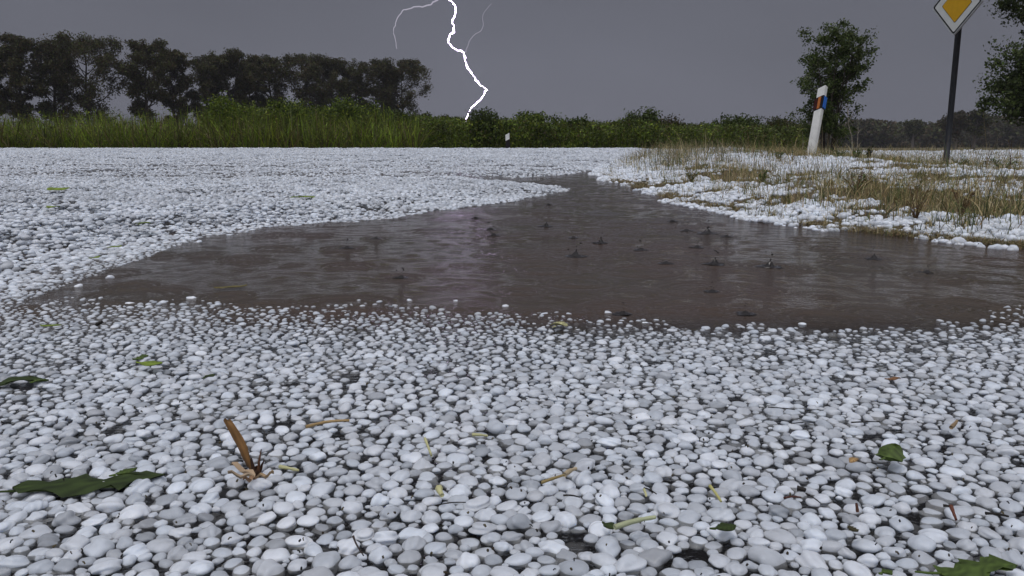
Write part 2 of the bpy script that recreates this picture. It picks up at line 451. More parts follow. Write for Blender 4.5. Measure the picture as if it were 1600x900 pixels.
def stones(C, rad, tint, lod, g, flat=(.46, .74), long_=(1.0, 1.32), rotz=None):
    """vertex array (n, k, 3), faces and per-vertex tints of n ice stones, all slightly different"""
    B, F = ICO[lod]
    n = len(C)
    S = np.stack([rad * g.uniform(*long_, n), rad, rad * g.uniform(*flat, n)], 1)
    V = np.repeat(B[None], n, 0)
    if lod in (2, 3, 1):                       # lumps
        amps = (.16, .12, .07) if lod != 1 else (.12,)
        for q, am in enumerate(amps):
            dr = rvec(n, g)
            dt = np.einsum('nkj,nj->nk', np.repeat(B[None], n, 0), dr)
            f_ = g.uniform(1.2, 2.2, n)[:, None] * (1 + q)
            V = V * (1 + am * g.uniform(.15, 1, n)[:, None] * np.sin(dt * f_ * 1.6 + g.uniform(0, 6.28, n)[:, None]))[..., None]
    V = V * S[:, None]
    # tilt then spin
    ti = g.normal(0, .16, n); az = g.uniform(0, 6.283, n)
    ct, st_ = np.cos(ti)[:, None], np.sin(ti)[:, None]
    x, y, z = V[..., 0] * ct + V[..., 2] * st_, V[..., 1], -V[..., 0] * st_ + V[..., 2] * ct
    ca, sa = np.cos(az)[:, None], np.sin(az)[:, None]
    V = np.stack([x * ca - y * sa, x * sa + y * ca, z], -1) + C[:, None]
    return V, F, np.repeat(tint[:, None], B.shape[0], 1)
def add_stones(mb, C, rad, tint, lod, g, **k):
    if len(C) == 0: return
    V, F, T = stones(C, rad, tint, lod, g, **k)
    n, kk = V.shape[:2]
    mb.add(V.reshape(-1, 3), (F[None] + (np.arange(n) * kk)[:, None, None]).reshape(-1, 3), T.reshape(-1, 3))

def ice_tint(n, g, lo=.50, hi=.86, grey=.16):
    b = g.uniform(lo, hi, n) ** .9
    k = g.random(n) < grey
    b = np.where(k, g.uniform(.62, .80, n) * b, b)
    w = g.uniform(-.012, .02, n)
    return np.stack([b * (.935 + w), b * .98, b * (1.045 - w)], 1)

def torus_pack(W, H, sizes, tries, overlap, g):
    """dart throwing of discs on a W x H torus, big ones first"""
    cs = .0190; nx, ny = int(W / cs), int(H / cs)
    grid = {}
    out = []
    for r in sorted(sizes, reverse=True):
        for _ in range(tries):
            x, y = g.random() * W, g.random() * H
            ix, iy = int(x / W * nx), int(y / H * ny); ok = True
            for a in (-1, 0, 1):
                for b in (-1, 0, 1):
                    for (qx, qy, qr) in grid.get(((ix + a) % nx, (iy + b) % ny), ()):
                        dx = abs(x - qx); dx = min(dx, W - dx); dy = abs(y - qy); dy = min(dy, H - dy)
                        rr = (r + qr) * overlap
                        if dx * dx + dy * dy < rr * rr: ok = False; break
                    if not ok: break
                if not ok: break
            if ok:
                grid.setdefault((ix, iy), []).append((x, y, r)); out.append((x, y, r)); break
    return np.array(out)

def proj(P):
    d = P - C0
    z = d @ CF
    return 800 + F_PX * d[:, 0] / z, 450 - F_PX * (d @ CU) / z, z

def build_hail():
    g = np.random.default_rng(77)
    rg = random.Random(4)
    TW, TH = 1.6, 1.0
    sizes = [min(max(rg.lognormvariate(math.log(.0041), .34), .0018), .0088) for _ in range(30000)]
    T = torus_pack(TW, TH, sizes, 12, 1.05, rg)
    T = T * .78; TW *= .78; TH *= .78      # the pattern at hail size
    print('pack', len(T))
    def tiles(x0, x1, y0, y1, flip=0.0):
        out = []
        for i in range(math.floor(x0 / TW), math.ceil(x1 / TW)):
            for j in range(math.floor(y0 / TH), math.ceil(y1 / TH)):
                A = T + np.array([i * TW, j * TH, 0]); out.append(A)
        A = np.concatenate(out)
        return A[(A[:, 0] > x0) & (A[:, 0] < x1) & (A[:, 1] > y0) & (A[:, 1] < y1)]
    singles = []
    near = MB()
    # ---- the floating field in front (and round the puddle's left end)
    A = tiles(-3.2, 3.2, .22, 2.6)
    x, y, r = A.T
    wob = .03 * hnoise(x, y, .12, 41) + .02 * hnoise(x, y, .04, 42)
    inwater = (y > yf(x) + wob) & (x > xl(y) + wob) & (x < xe(y))
    left = (x < xl(y) + wob) & (y > 1.1)
    keep = (~inwater) & (np.abs(x) < .70 * y + .38) & (x < xe(y))
    # thin out towards the water's edge
    edge = np.minimum(yf(x) - y, 9)
    thin = (~left) & (g.random(len(x)) < .40 * (1 - sstep(edge, .0, .12)))
    keep &= ~thin
    keep &= ~(left & (g.random(len(x)) < .52 * sstep(y, 1.1, 1.5)))
    keep &= ~((hnoise(x, y, .10, 49) < -.5) & (g.random(len(x)) < .14))
    x, y, r, left = x[keep], y[keep], r[keep], left[keep]
    n = len(x)
    # the stones thrown farther back are a little smaller on the right side
    r = r * (1 + .10 * hnoise(x, y, .3, 43)) * np.where(left, 1.02 + .42 * sstep(y, 1.1, 1.5), np.interp(y, [.4, .7, 1.1], [1.16, .98, .76]))
    fl = g.uniform(.46, .72, n)
    pile = np.where(left, sstep(xl(y) - x, .02, .5) * .028 * (1 + .5 * hnoise(x, y, .2, 44)), 0)
    sink = np.where(left, 0, .30 * (1 - sstep(edge[keep], 0, .25)))
    z = r * fl * (g.uniform(-.60, .18, n) - sink) + pile * g.uniform(.5, 1, n)
    tint = ice_tint(n, g, .45, .72, .10)
    # stones riding high are drier and whiter, low small ones wet and darkened in tint to add depth
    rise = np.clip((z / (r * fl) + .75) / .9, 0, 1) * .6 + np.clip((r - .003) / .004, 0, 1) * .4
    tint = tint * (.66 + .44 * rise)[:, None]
    C = np.stack([x, y, z], 1)
    px, py, dz = proj(C)
    appar = r / dz * F_PX
    vis = (px > 0) & (px < 1600) & (py < 905) & (z > -.003)
    order = np.argsort(-np.where(vis, appar, -1))
    big = order[:300]; rest = np.ones(n, bool); rest[big] = False
    d2 = rest & (dz < 1.0); d1 = rest & (dz >= 1.0)
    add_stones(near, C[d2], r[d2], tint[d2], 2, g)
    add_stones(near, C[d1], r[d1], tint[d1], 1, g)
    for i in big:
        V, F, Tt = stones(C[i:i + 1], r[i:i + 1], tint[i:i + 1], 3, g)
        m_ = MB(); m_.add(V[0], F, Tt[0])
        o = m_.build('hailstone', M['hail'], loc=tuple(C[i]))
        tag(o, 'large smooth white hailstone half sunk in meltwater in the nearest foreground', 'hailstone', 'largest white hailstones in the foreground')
    # ---- drowned stones between them: second layer just under the surface
    k = 26000
    x = g.uniform(-1.6, 1.6, k); y = g.uniform(.25, 1.5, k); r = g.uniform(.0028, .0075, k)
    ok = (y < yf(x) - .01 + .05 * hnoise(x, y, .1, 45)) & (np.abs(x) < .70 * y + .3) & (x < xe(y))
    x, y, r = x[ok], y[ok], r[ok]
    C = np.stack([x, y, -r * .70 - g.uniform(0, .012, len(x))], 1)
    add_stones(near, C, r, ice_tint(len(x), g, .08, .32, .3), 1, g)  # dark tint on the drowned ice puts the gap darkness into its colour
    # ---- stray stones floating at the puddle's rim
    stray = [(173, 434, 10), (122, 447, 9), (255, 390, 8), (238, 378, 9), (215, 383, 9), (170, 407, 14), (232, 377, 8), (285, 368, 8), (205, 402, 10), (950, 489, 9), (850, 490, 8), (712, 470, 6), (560, 469, 6), (1010, 505, 9), (1254, 506, 9), (790, 478, 7), (640, 469, 6), (300, 466, 11), (255, 472, 11), (204, 474, 10)]
    P = np.array([gp(a, b) for a, b, c in stray]); rr = np.array([c / F_PX * p[1] * .72 for (a, b, c), p in zip(stray, P)])
    P[:, 2] = -rr * .25
    add_stones(near, P, rr, ice_tint(len(P), g, .65, .85, 0), 2, g)
    o = near.build('floating_hail', M['hail']); tag(o, 'dense carpet of small white hailstones floating in the meltwater in front', 'hail', kind='stuff')

    # ---- far field: piled hail on the road
    far = MB()
    A = tiles(-4.2, 1.0, 1.1, 5.0)
    x, y, r = A.T
    dl = xl(y) + .02 * hnoise(x, y, .1, 46) - x
    r = r * 1.12; ok = (dl > 0) & (x > -.70 * y - .4) & ((y > 2.6) | (dl > .1))
    x, y, r = x[ok], y[ok], r[ok] * 1.08
    dl = dl[ok]
    kp = g.random(len(x)) < .52; x, y, r, dl = x[kp], y[kp], r[kp] * 1.32, dl[kp]
    for layer in range(2):
        jx, jy = g.normal(0, .006, len(x)), g.normal(0, .006, len(x))
        h_ = sstep(dl, .0, .45) * (.014 * layer + .012 * (1 + hnoise(x, y, .22, 47)) )
        use = (g.random(len(x)) < (.95 if layer == 0 else .75 * sstep(dl, .05, .35))) & ((y > 2.6) | (layer == 1))
        use &= (g.random(len(x)) > .7 * (hnoise(x * .5, y, .30, 55) < -.30))
        # wheel tracks worn through the hail
        tr = np.exp(-((y - 4.95 - .03 * x) / .12) ** 2)
        use &= ~((g.random(len(x)) < tr * .92))
        C = np.stack([x + jx, y + jy, np.maximum(tz(x, y) + .018, 0) * (dl > .1) + h_ + r * g.uniform(-.1, .5, len(x))], 1)
        nearm = use & (y < 2.6); farm = use & ~nearm
        add_stones(far, C[nearm], r[nearm], (ice_tint(len(x), g, .42, .72, .12) * (1 + .10 * hnoise(x * .35, y, .6, 53))[:, None])[nearm], 1, g)
        add_stones(far, C[farm], r[farm], (ice_tint(len(x), g, .42, .72, .12) * (1 + .10 * hnoise(x * .35, y, .6, 53))[:, None])[farm], 'd', g)
    # beyond five metres the stones stand for tight clusters
    y = np.concatenate([5 + 13.2 * g.random(190000) ** .62]); x = g.uniform(-.76, .35, len(y)) * (y + .5)
    dl = xl(y) - x; r = .0085 * (1 + (y - 5) / 11) * g.uniform(.7, 1.3, len(y))
    ok = (dl > 0) & (x > -.72 * y - .3) & (y < drop_y(x) + .35)
    tr = np.exp(-((y - 7.6 - .02 * x) / .2) ** 2) + .8 * np.exp(-((y - 5.15 - .03 * x) / .12) ** 2)
    ok &= g.random(len(y)) > .75 * (hnoise(x * .3, y, .5, 54) < -.45)
    ok &= g.random(len(y)) > tr * .93 * (hnoise(x, y, 1.2, 51) > -.35)
    x, y, r, dl = x[ok], y[ok], r[ok], dl[ok]
    print('far', len(x))
    C = np.stack([x, y, np.maximum(tz(x, y) + .018, 0) + sstep(dl, 0, .4) * .014 * (1 + hnoise(x, y, .3, 48)) + r * g.uniform(-.1, .7, len(x))], 1)
    add_stones(far, C, r, (ice_tint(len(x), g, .42, .72, .12) * (1 + .10 * hnoise(x * .35, y, .6, 53))[:, None]), 'd', g)
    o = far.build('road_hail', M['hail']); tag(o, 'thick white layer of hail piled over the flooded road beyond the puddle', 'hail', kind='stuff')

    # ---- hail caught in the grass of the verge
    vg = MB()
    y = 1.1 + 24 * g.random(340000) ** 1.9; x = xe(y) - .1 + g.random(len(y)) ** 1.3 * (.75 * y + .6)
    r = .0072 * (1 + np.maximum(y - 3, 0) / 9) * g.uniform(.6, 1.5, len(y)) * (1 + .5 * (g.random(len(y)) < .05))
    d = x - xe(y)
    cov = hail_cover_verge(x, y)
    ok = (np.abs(x) < .72 * y + .4) & (cov > .12) & (y < drop_y(x) + .5) & (d > -.06)
    dens = np.clip(9.0 / (1 + .55 * y ** 1.7) , .03, 1)
    sparse = (cov > -.35) & (d > -.09) & (g.random(len(y)) < .12) & (np.abs(x) < .72 * y + .4) & (y < drop_y(x))
    ok &= g.random(len(y)) < np.interp(y, [1, 2.2, 4, 9], [.34, .6, .8, 1])
    ok = ok | sparse
    x, y, r, cov = x[ok], y[ok], r[ok], cov[ok]
    print('verge', len(x))
    lift = np.clip(cov - .1, 0, .6) * .022
    C = np.stack([x, y, np.maximum(tz(x, y), -.002) + lift * g.random(len(x)) + r * g.uniform(0, .5, len(x))], 1)
    a = y < 4.6
    tn = ice_tint(len(x), g, .58, .86, .08)
    add_stones(vg, C[a], r[a], tn[a], 1, g, flat=(.6, 1))
    add_stones(vg, C[~a], r[~a], tn[~a], 'd', g, flat=(.6, 1))
    o = vg.build('verge_hail', M['hail']); tag(o, 'white hail lying in drifts among the straw of the grass verge', 'hail', kind='stuff')
build_hail()

# ------------------------------------------------------------------ grass on the verge
STRAW = np.array([[.50, .39, .20], [.42, .31, .14], [.60, .50, .29], [.28, .18, .08], [.38, .33, .14]])
GREEN = np.array([[.09, .13, .03], [.12, .15, .035], [.07, .10, .03], [.16, .17, .05]])
def blades(mb, base, H, W, bend, tint, g, nseg=3):
    n = len(base); az = g.uniform(0, 6.283, n); wa = az + g.uniform(1, 2, n)
    D = np.stack([np.cos(az), np.sin(az), 0 * az], 1); Wd = np.stack([np.cos(wa), np.sin(wa), 0 * az], 1)
    rows = []
    for k in range(nseg + 1):
        t = k / nseg
        P = base + np.array([0, 0, 1.0]) * (H * (t - .35 * bend * t * t))[:, None] + D * (H * bend * t ** 2)[:, None]
        w = (W * (1 - t) ** .6 * .5 + W * .06)[:, None]
        rows += [P - Wd * w, P + Wd * w]
    V = np.stack(rows, 1)
    F = np.array([[2 * k, 2 * k + 1, 2 * k + 3, 2 * k + 2] for k in range(nseg)])
    kk = V.shape[1]
    mb.add(V.reshape(-1, 3), (F[None] + (np.arange(n) * kk)[:, None, None]).reshape(-1, 4), np.repeat(tint, kk, 0))
def build_grass():
    g = np.random.default_rng(9)
    n = 400000
    y = 1.3 + 23 * g.random(n) ** 2.0; x = xe(y) - .03 + g.random(n) ** 1.15 * (.75 * y + .5)
    d = x - xe(y); cov = hail_cover_verge(x, y)
    cl = hnoise(x, y, .13, 61)
    p = np.where(cov < .12, .60, np.where(d < .45, .25, .18)) * (0.15 + .85 * (cl > -.05))
    p = np.where(d < .09, np.maximum(p, .35), p)
    p = np.where((d > .45) & (d < 1.05) & (y < 8), np.maximum(p, .34 * (cl > -.4)), p)
    ok = (g.random(n) < p) & (x < .74 * y + .3) & (y < drop_y(x) + .8)
    x, y, d, cov = x[ok], y[ok], d[ok], cov[ok]; n = len(x); print('blades', n)
    sc = 1 + np.maximum(y - 4, 0) / 9
    crest = np.exp(-((x - 3.6) ** 2 + ((y - 10.5) / 2) ** 2) / 2.5)
    H = g.lognormal(math.log(.035), .42, n) * np.where(d < .15, .45, 1) * (1 + .5 * np.clip(sc - 1, 0, 1)) * np.where((d > .45) & (d < 1.05), 1.25, 1) * (1 + 1.1 * crest)
    onh = cov > .12
    H = H * np.where(onh, g.uniform(1.3, 2.6, n), 1)
    W = g.uniform(.0010, .0024, n) * sc * np.where(onh, 1.25, 1)
    greenness = np.clip(.36 + .30 * hnoise(x, y, .9, 62) + .25 * sstep(x, 2.4, 4) * (y < 8), 0, .85)
    gi = g.random(n) < greenness
    col = np.where(gi[:, None], GREEN[g.integers(0, 4, n)], STRAW[g.integers(0, 5, n)]) * g.uniform(.65, 1.1, n)[:, None] * np.where(onh & (g.random(n) < .5), .38, 1)[:, None]
    base = np.stack([x, y, np.maximum(tz(x, y), -.004) - .002], 1)
    mb = MB(); blades(mb, base, H, W, g.uniform(.05, 1.3, n), col, g)
    # matted wet straw that lines the waterline
    n2 = 9000
    y = 1.5 + 7 * g.random(n2) ** 1.7; x = xe(y) + g.normal(.03, .035, n2)
    base = np.stack([x, y, np.maximum(tz(x, y), 0) + .002], 1)
    blades(mb, base, g.uniform(.01, .03, n2), g.uniform(.001, .002, n2) * (1 + y / 8), g.uniform(1.5, 3.0, n2), STRAW[g.integers(0, 5, n2)] * g.uniform(.25, .75, n2)[:, None], g)
    o = mb.build('verge_grass', M['straw'], smooth=False); tag(o, 'flattened straw and green grass of the road verge', 'grass', kind='stuff')
    # far strip of grass where the road bank drops to the hedge and field
    mb = MB(); n3 = 26000
    x = g.uniform(-22, 24, n3); y = drop_y(x) + g.uniform(.3, 6, n3)
    ok = x > .18 * y
    x, y = x[ok], y[ok]; n3 = len(x)
    base = np.stack([x, y, tz(x, y)], 1)
    blades(mb, base, g.uniform(.15, .45, n3) * (1 + .6 * (base[:, 2] < -.3)), g.uniform(.006, .014, n3), g.uniform(.1, .8, n3), np.where((g.random(n3) < .45)[:, None], GREEN[g.integers(0, 4, n3)], STRAW[g.integers(0, 5, n3)]) * g.uniform(.5, .9, n3)[:, None], g)
    o = mb.build('bank_grass', M['straw'], smooth=False); tag(o, 'long dull grass on the bank below the road edge', 'grass', kind='stuff')
build_grass()

# ------------------------------------------------------------------ trees and bushes
def make_plant(name, label, cat, base, H, Rr, seed, leaf, nleaf, cols, group=None, trunk_r=None, cb=.25, stems=1, nl=16, clump=.28, prof=None, up=(.35, 1.0), bark=(.05, .042, .035), lean=0.0, topw=1.0, sub=5, spread=0.0, gap=.0):
    g = np.random.default_rng(seed)
    root = empty(name, tuple(base)); tag(root, label, cat, group)
    bx, by, bz = base
    prof = prof or (lambda t: math.sin(math.pi * min(max((t + .12) / 1.12, 0), 1)) ** .55)
    tr = MB(); trunk_r = trunk_r or H * .02
    cent = []; wts = []
    for s in range(stems):
        a0 = g.uniform(0, 6.28)
        off = spread * Rr * (s > 0)
        k = 7
        t = np.linspace(0, 1, k)
        tip = np.array([math.cos(a0), math.sin(a0)]) * (Rr * .45 if stems > 1 else Rr * .08)
        P = np.stack([bx + math.cos(a0) * off * .3 + tip[0] * t ** 1.3 + lean * H * t + g.normal(0, .012 * H, k) * t, by + math.sin(a0) * off * .3 + tip[1] * t ** 1.3 + g.normal(0, .012 * H, k) * t, bz + H * .93 * (t if stems == 1 else t * g.uniform(.75, 1))], 1)
        tube(tr, P, trunk_r * (1 - t * .9) + trunk_r * .03, 6, bark)
        for i in range(nl):
            h = cb + (1 - cb) * ((i + g.random()) / nl) ** .85
            h = min(h, .98)
            q = np.array([np.interp(h, t, P[:, c]) for c in range(3)])
            az = g.uniform(0, 6.28) if i % 2 else (a0 + i * 2.4)
            Lg = Rr * prof((h - cb) / (1 - cb)) * g.uniform(.55, 1.12) * topw
            el = g.uniform(*up) * (1 if h < .8 else 1.1)
            D = np.array([math.cos(az) * math.cos(el), math.sin(az) * math.cos(el), math.sin(el)])
            tt = np.linspace(0, 1, 5)
            Q = q + D * (Lg * tt)[:, None] + np.array([0, 0, 1]) * (.15 * Lg * tt ** 2)[:, None] + g.normal(0, .03 * Lg, (5, 3)) * tt[:, None]
            Q[:, 2] = np.minimum(Q[:, 2], bz + H)
            r0 = trunk_r * (1 - h) * .5 + trunk_r * .10
            tube(tr, Q, r0 * (1 - tt * .8), 4, bark, cap=False)
            cent.append(Q[-1]); wts.append(1.0); cent.append(Q[3]); wts.append(.6)
            for j in range(sub):
                u = g.uniform(.35, 1); b0 = np.array([np.interp(u, tt, Q[:, c]) for c in range(3)])
                d2 = D + g.normal(0, .7, 3); d2 /= np.linalg.norm(d2)
                e = b0 + d2 * Lg * g.uniform(.2, .45)
                e[2] = min(e[2], bz + H * 1.01)
                tube(tr, [b0, (b0 + e) / 2 + g.normal(0, .02 * Lg, 3), e], [r0 * .35, r0 * .25, r0 * .1], 3, bark, cap=False)
                cent.append(e); wts.append(.8)
    cent = np.array(cent); wts = np.array(wts)
    dens = g.uniform(.3, 1.5, len(cent)); wts = wts * dens; wts /= wts.sum()
    ci = g.choice(len(cent), nleaf, p=wts)
    cr = clump * Rr * g.uniform(.55, 1.2, len(cent))
    P = cent[ci] + rvec(nleaf, g) * (g.random(nleaf) ** .55 * cr[ci])[:, None] * (1, 1, .8)
    P[:, 2] = np.maximum(P[:, 2], bz + .03 * H)
    cols = np.array(cols)
    hh = np.clip((P[:, 2] - bz) / H, 0, 1)
    c = cols[g.integers(0, len(cols), nleaf)] * g.uniform(.6, 1.35, nleaf)[:, None] * g.uniform(.8, 1.2, len(cent))[ci][:, None]
    cw = MB(); leaves(cw, P, leaf * g.uniform(.6, 1.3, nleaf), c, g)
    t_ = tr.build('trunk' if stems == 1 else 'stems', M['bark'], root)
    c_ = cw.build('crown', M['leaf'], root, smooth=False)
    return root

OLIVE = [(.068, .078, .020), (.080, .092, .024), (.050, .054, .020), (.066, .050, .020)]
BROWN = [(.066, .050, .022), (.052, .045, .022), (.080, .056, .026), (.060, .064, .022)]
FRESH = [(.135, .190, .018), (.100, .150, .016), (.185, .215, .026), (.070, .100, .016)]
DARKG = [(.056, .080, .016), (.070, .098, .020), (.046, .060, .016)]
# far row of trees: trunk px, left px, right px, top py, distance, label
ROW = [(-12, -50, 12, 78, 80, 'leftmost dark tree of the far row, cut by the left edge of the photo'),
       (35, -2, 68, 61, 81, 'tall dark tree with bare lower trunk, second from the left in the row'),
       (88, 60, 120, 71, 83, 'narrower dark tree crowding its taller left neighbour, third in the far row'),
       (137, 102, 196, 64, 84, 'broadest tree of the far row with wide drooping lower boughs'),
       (232, 190, 264, 67, 85, 'tall tree with heavy top and sky on its left, fifth in the far row'),
       (275, 255, 303, 84, 90, 'thin brown tree leaning on the heavy-topped tree, sixth in the far row'),
       (322, 293, 345, 90, 93, 'open thin-leaved tree, seventh from the left in the far row'),
       (360, 333, 383, 86, 95, 'slim tree with tufted green top, eighth from the left in the far row'),
       (394, 372, 412, 97, 98, 'low narrow tree with see-through crown, ninth in the far row'),
       (428, 400, 453, 95, 100, 'brown rounded tree above the green bushes, tenth in the far row'),
       (480, 450, 512, 91, 102, 'dark flat-topped tree with reddish left shoulder, fifth from the right end of the row'),
       (517, 493, 546, 99, 105, 'dense dark tree, fourth from the right end of the far row'),
       (555, 538, 572, 106, 107, 'small thin tree, third from the right end of the far row'),
       (592, 562, 614, 99, 109, 'upright dark tree with gappy crown, second from the right end of the row'),
       (628, 604, 664, 100, 110, 'last rounded tree at the right end of the far row with lower boughs')]
for k, (tp, l, r_, top, Y, lab) in enumerate(ROW):
    b = at(tp, 190, Y); base = (b[0], Y, -.62); tpz = at(tp, top, Y)[2]
    H = tpz + .62; Rr = (r_ - l) / 2 / F_PX * Y
    low = k in (0, 3, 14)
    make_plant('deciduous_tree', lab, 'tree', base, H, Rr * (1.15 if k < 5 else 1.35), 100 + k, .21, 21000, (OLIVE + BROWN) if k % 3 else BROWN + OLIVE[:2], 'row of trees beyond the reeds',
               trunk_r=.24, cb=.12 if low else .24, nl=34, clump=.25, up=(.25, .95), sub=5, topw=1.0,
               prof=(lambda t: .50 + .6 * min(1, t * 1.7) if t < .7 else 1.1 - .55 * (t - .7) / .3), lean=float(np.random.default_rng(k).normal(0, .02)))

# hedge bushes that stand out: px centre, width px, top py, Y, colours, label
BUSH = [(375, 90, 160, 27, FRESH, 'fresh green bushy shrub at the right end of the reeds'),
        (455, 90, 166, 27, FRESH + DARKG, 'green shrub under the tenth tree of the row'),
        (540, 90, 164, 27, FRESH + DARKG, 'green shrub with feathery top under the dark end of the tree row'),
        (615, 70, 178, 28, DARKG, 'low dark green shrub below the last tree of the row'),
        (676, 34, 171, 34, OLIVE, 'small hazy olive shrub between the tree row and the lightning'),
        (706, 30, 178, 34, OLIVE, 'low hazy shrub just left of where the lightning ends'),
        (775, 70, 178, 26, DARKG, 'leafy dark green shrub right of the lightning above the small white post'),
        (850, 76, 186, 27, FRESH + DARKG, 'green shrub with upright shoots right of the small white post'),
        (892, 46, 184, 27, DARKG, 'small rounded green bush left of the hedge\'s highest mound'),
        (995, 64, 174, 27, DARKG, 'rounded mound of a bush, highest in the hedge right of the lightning'),
        (1046, 60, 186, 28, BROWN, 'reddish brown bush right of the hedge\'s highest mound'),
        (1135, 80, 190, 28, DARKG, 'dense green bush in the right part of the hedge'),
        (1178, 50, 191, 28, DARKG, 'last green bush at the right end of the hedge with a bent twig'),
        (1225, 60, 192, 34, BROWN + DARKG, 'dull brown-green bush behind the leaning marker post')]
for k, (cx, wpx, top, Y, cols, lab) in enumerate(BUSH):
    b = at(cx, 200, Y); tpz = at(cx, top, Y)[2]; z0 = -.62
    make_plant('shrub', lab, 'shrub', (b[0], Y, z0), tpz - z0, wpx / 2 / F_PX * Y * 1.05, 300 + k, .085, 5200, cols, 'shrubs standing out of the hedge',
               trunk_r=.025, cb=.12, stems=5, nl=7, clump=.42, sub=3, up=(.5, 1.2), spread=1.0)

def build_hedge():
    g = np.random.default_rng(14)
    mb = MB()
    n = 150000
    px = g.uniform(320, 1260, n); Y = np.where(px < 660, g.uniform(28, 33, n), g.uniform(25, 32, n))
    top = np.interp(px, [320, 340, 450, 550, 640, 700, 760, 850, 940, 990, 1040, 1100, 1180, 1260], [186, 176, 172, 172, 184, 188, 188, 193, 194, 188, 197, 197, 199, 201])
    x = (px - 800) / F_PX * Y
    top = top + 5 * hnoise(x, Y, .9, 71) + 3 * hnoise(x, Y, .3, 72)
    ztop = CAM_H + (226 - top) / F_PX * Y
    z = -.6 + (ztop + .6) * g.random(n) ** .8
    fr = 1 - sstep(px, 300, 420)
    cols = np.where((g.random(n) < np.interp(px, [320, 650, 760, 1000, 1260], [.8, .45, .5, .35, .15]))[:, None], np.array(FRESH)[g.integers(0, 4, n)], np.array(OLIVE + DARKG)[g.integers(0, 7, n)] * 1.35)
    patch = np.clip(.85 + .45 * hnoise(x, z * 2, .7, 73), .4, 1.4)
    leaves(mb, np.stack([x, Y, z], 1), g.uniform(.05, .12, n), cols * (g.uniform(.75, 1.6, n) * patch)[:, None], g)
    # shoots rising out of the top
    m = 4200
    px = g.uniform(330, 1250, m); Y = g.uniform(25, 30, m); x = (px - 800) / F_PX * Y
    top = np.interp(px, [320, 640, 700, 1260], [172, 180, 188, 200])
    zt = CAM_H + (226 - top) / F_PX * Y
    H = zt + .6 + g.normal(0, .12, m)
    blades(mb, np.stack([x, Y, np.full(m, -.6)], 1), H, np.full(m, .02), g.uniform(0, .12, m), np.array(FRESH)[g.integers(0, 4, m)] * .8, g)
    o = mb.build('hedgerow', M['leaf'], smooth=False); tag(o, 'mixed green hedgerow of brambles and saplings along the far side of the road', 'hedge', kind='stuff')
    # tall reeds
    mb = MB(); n = 42000
    px = np.concatenate([g.uniform(-260, 660, 36000), g.uniform(640, 1250, 6000)]); Y = 24.5 + 6 * g.random(n)
    x = (px - 800) / F_PX * Y
    top = np.interp(px, [0, 300, 400, 560, 650, 700], [177, 176, 170, 170, 182, 190]) + 11 * hnoise(x, Y, 1.3, 74) + 6 * hnoise(x, Y, .35, 75)
    H = CAM_H + (226 - top) / F_PX * Y + .6
    H = H * np.where(px > 655, g.uniform(.3, .75, n), 1.0) * g.uniform(.45, 1.05, n)
    cols = np.where((g.random(n) < .12)[:, None], np.array([.24, .19, .09]), np.array(FRESH + OLIVE)[g.integers(0, 8, n)] * (1.65 + .7 * hnoise(x, Y * .3, .5, 76))[:, None])
    blades(mb, np.stack([x, Y, np.full(n, -.61)], 1), H, g.uniform(.02, .045, n), g.uniform(.05, 1.0, n) ** 1.2, cols * g.uniform(.7, 1.25, n)[:, None], g, 5)
    m = 30000; k = g.integers(0, n, m)
    lp = np.stack([x[k] + g.normal(0, .10, m), Y[k] + g.normal(0, .1, m), -.6 + H[k] * g.random(m) ** .6 * .98], 1)
    leaves(mb, lp, g.uniform(.06, .16, m), np.array(FRESH + OLIVE)[g.integers(0, 8, m)] * (g.uniform(.8, 1.7, m) * (1 + .4 * hnoise(lp[:, 0], lp[:, 2] * 2, .6, 77)))[:, None], g, aspect=.3, droop=.4)
    o = mb.build('reed_bed', M['leaf'], smooth=False); tag(o, 'tall bright green reeds along the far left side of the road', 'reeds', kind='stuff')
    # distant wood
    mb = MB()
    for k in range(150):
        pxc = g.uniform(1140, 1960) if k < 95 else g.uniform(-500, 1200)
        Y = g.uniform(215, 300); x = (pxc - 800) / F_PX * Y
        top = np.interp(pxc, [640, 1140, 1200, 1300, 1350, 1420, 1460, 1480, 1540, 1600, 1960], [208, 202, 197, 192, 191, 196, 191, 190, 184, 186, 190]) + g.normal(0, 3)
        H = (226 - top) / F_PX * Y + .8; rr = g.uniform(3.5, 7)
        m = 700
        P = rvec(m, g) * (g.random(m) ** .45)[:, None]
        q = np.array([x, Y, -.6 + H * .55]) + P * np.array([rr, rr, H * .48])
        tn = np.array(BROWN + OLIVE)[g.integers(0, 8, m)] * g.uniform(.7, 1.5, m)[:, None] * g.uniform(.75, 1.2)
        leaves(mb, q, g.uniform(.5, 1.3, m), tn, g, aspect=.8)
        lo = 350
        q = np.stack([x + g.normal(0, rr, lo), Y + g.normal(0, 3, lo), -.6 + g.random(lo) * H * .5], 1)
        leaves(mb, q, g.uniform(.5, 1.2, lo), np.array(BROWN)[g.integers(0, 4, lo)] * g.uniform(.5, 1.2, lo)[:, None], g, aspect=.8)
    o = mb.build('distant_wood', M['leaf'], smooth=False); tag(o, 'hazy brown-green wood beyond the field on the horizon', 'wood', kind='stuff')
build_hedge()

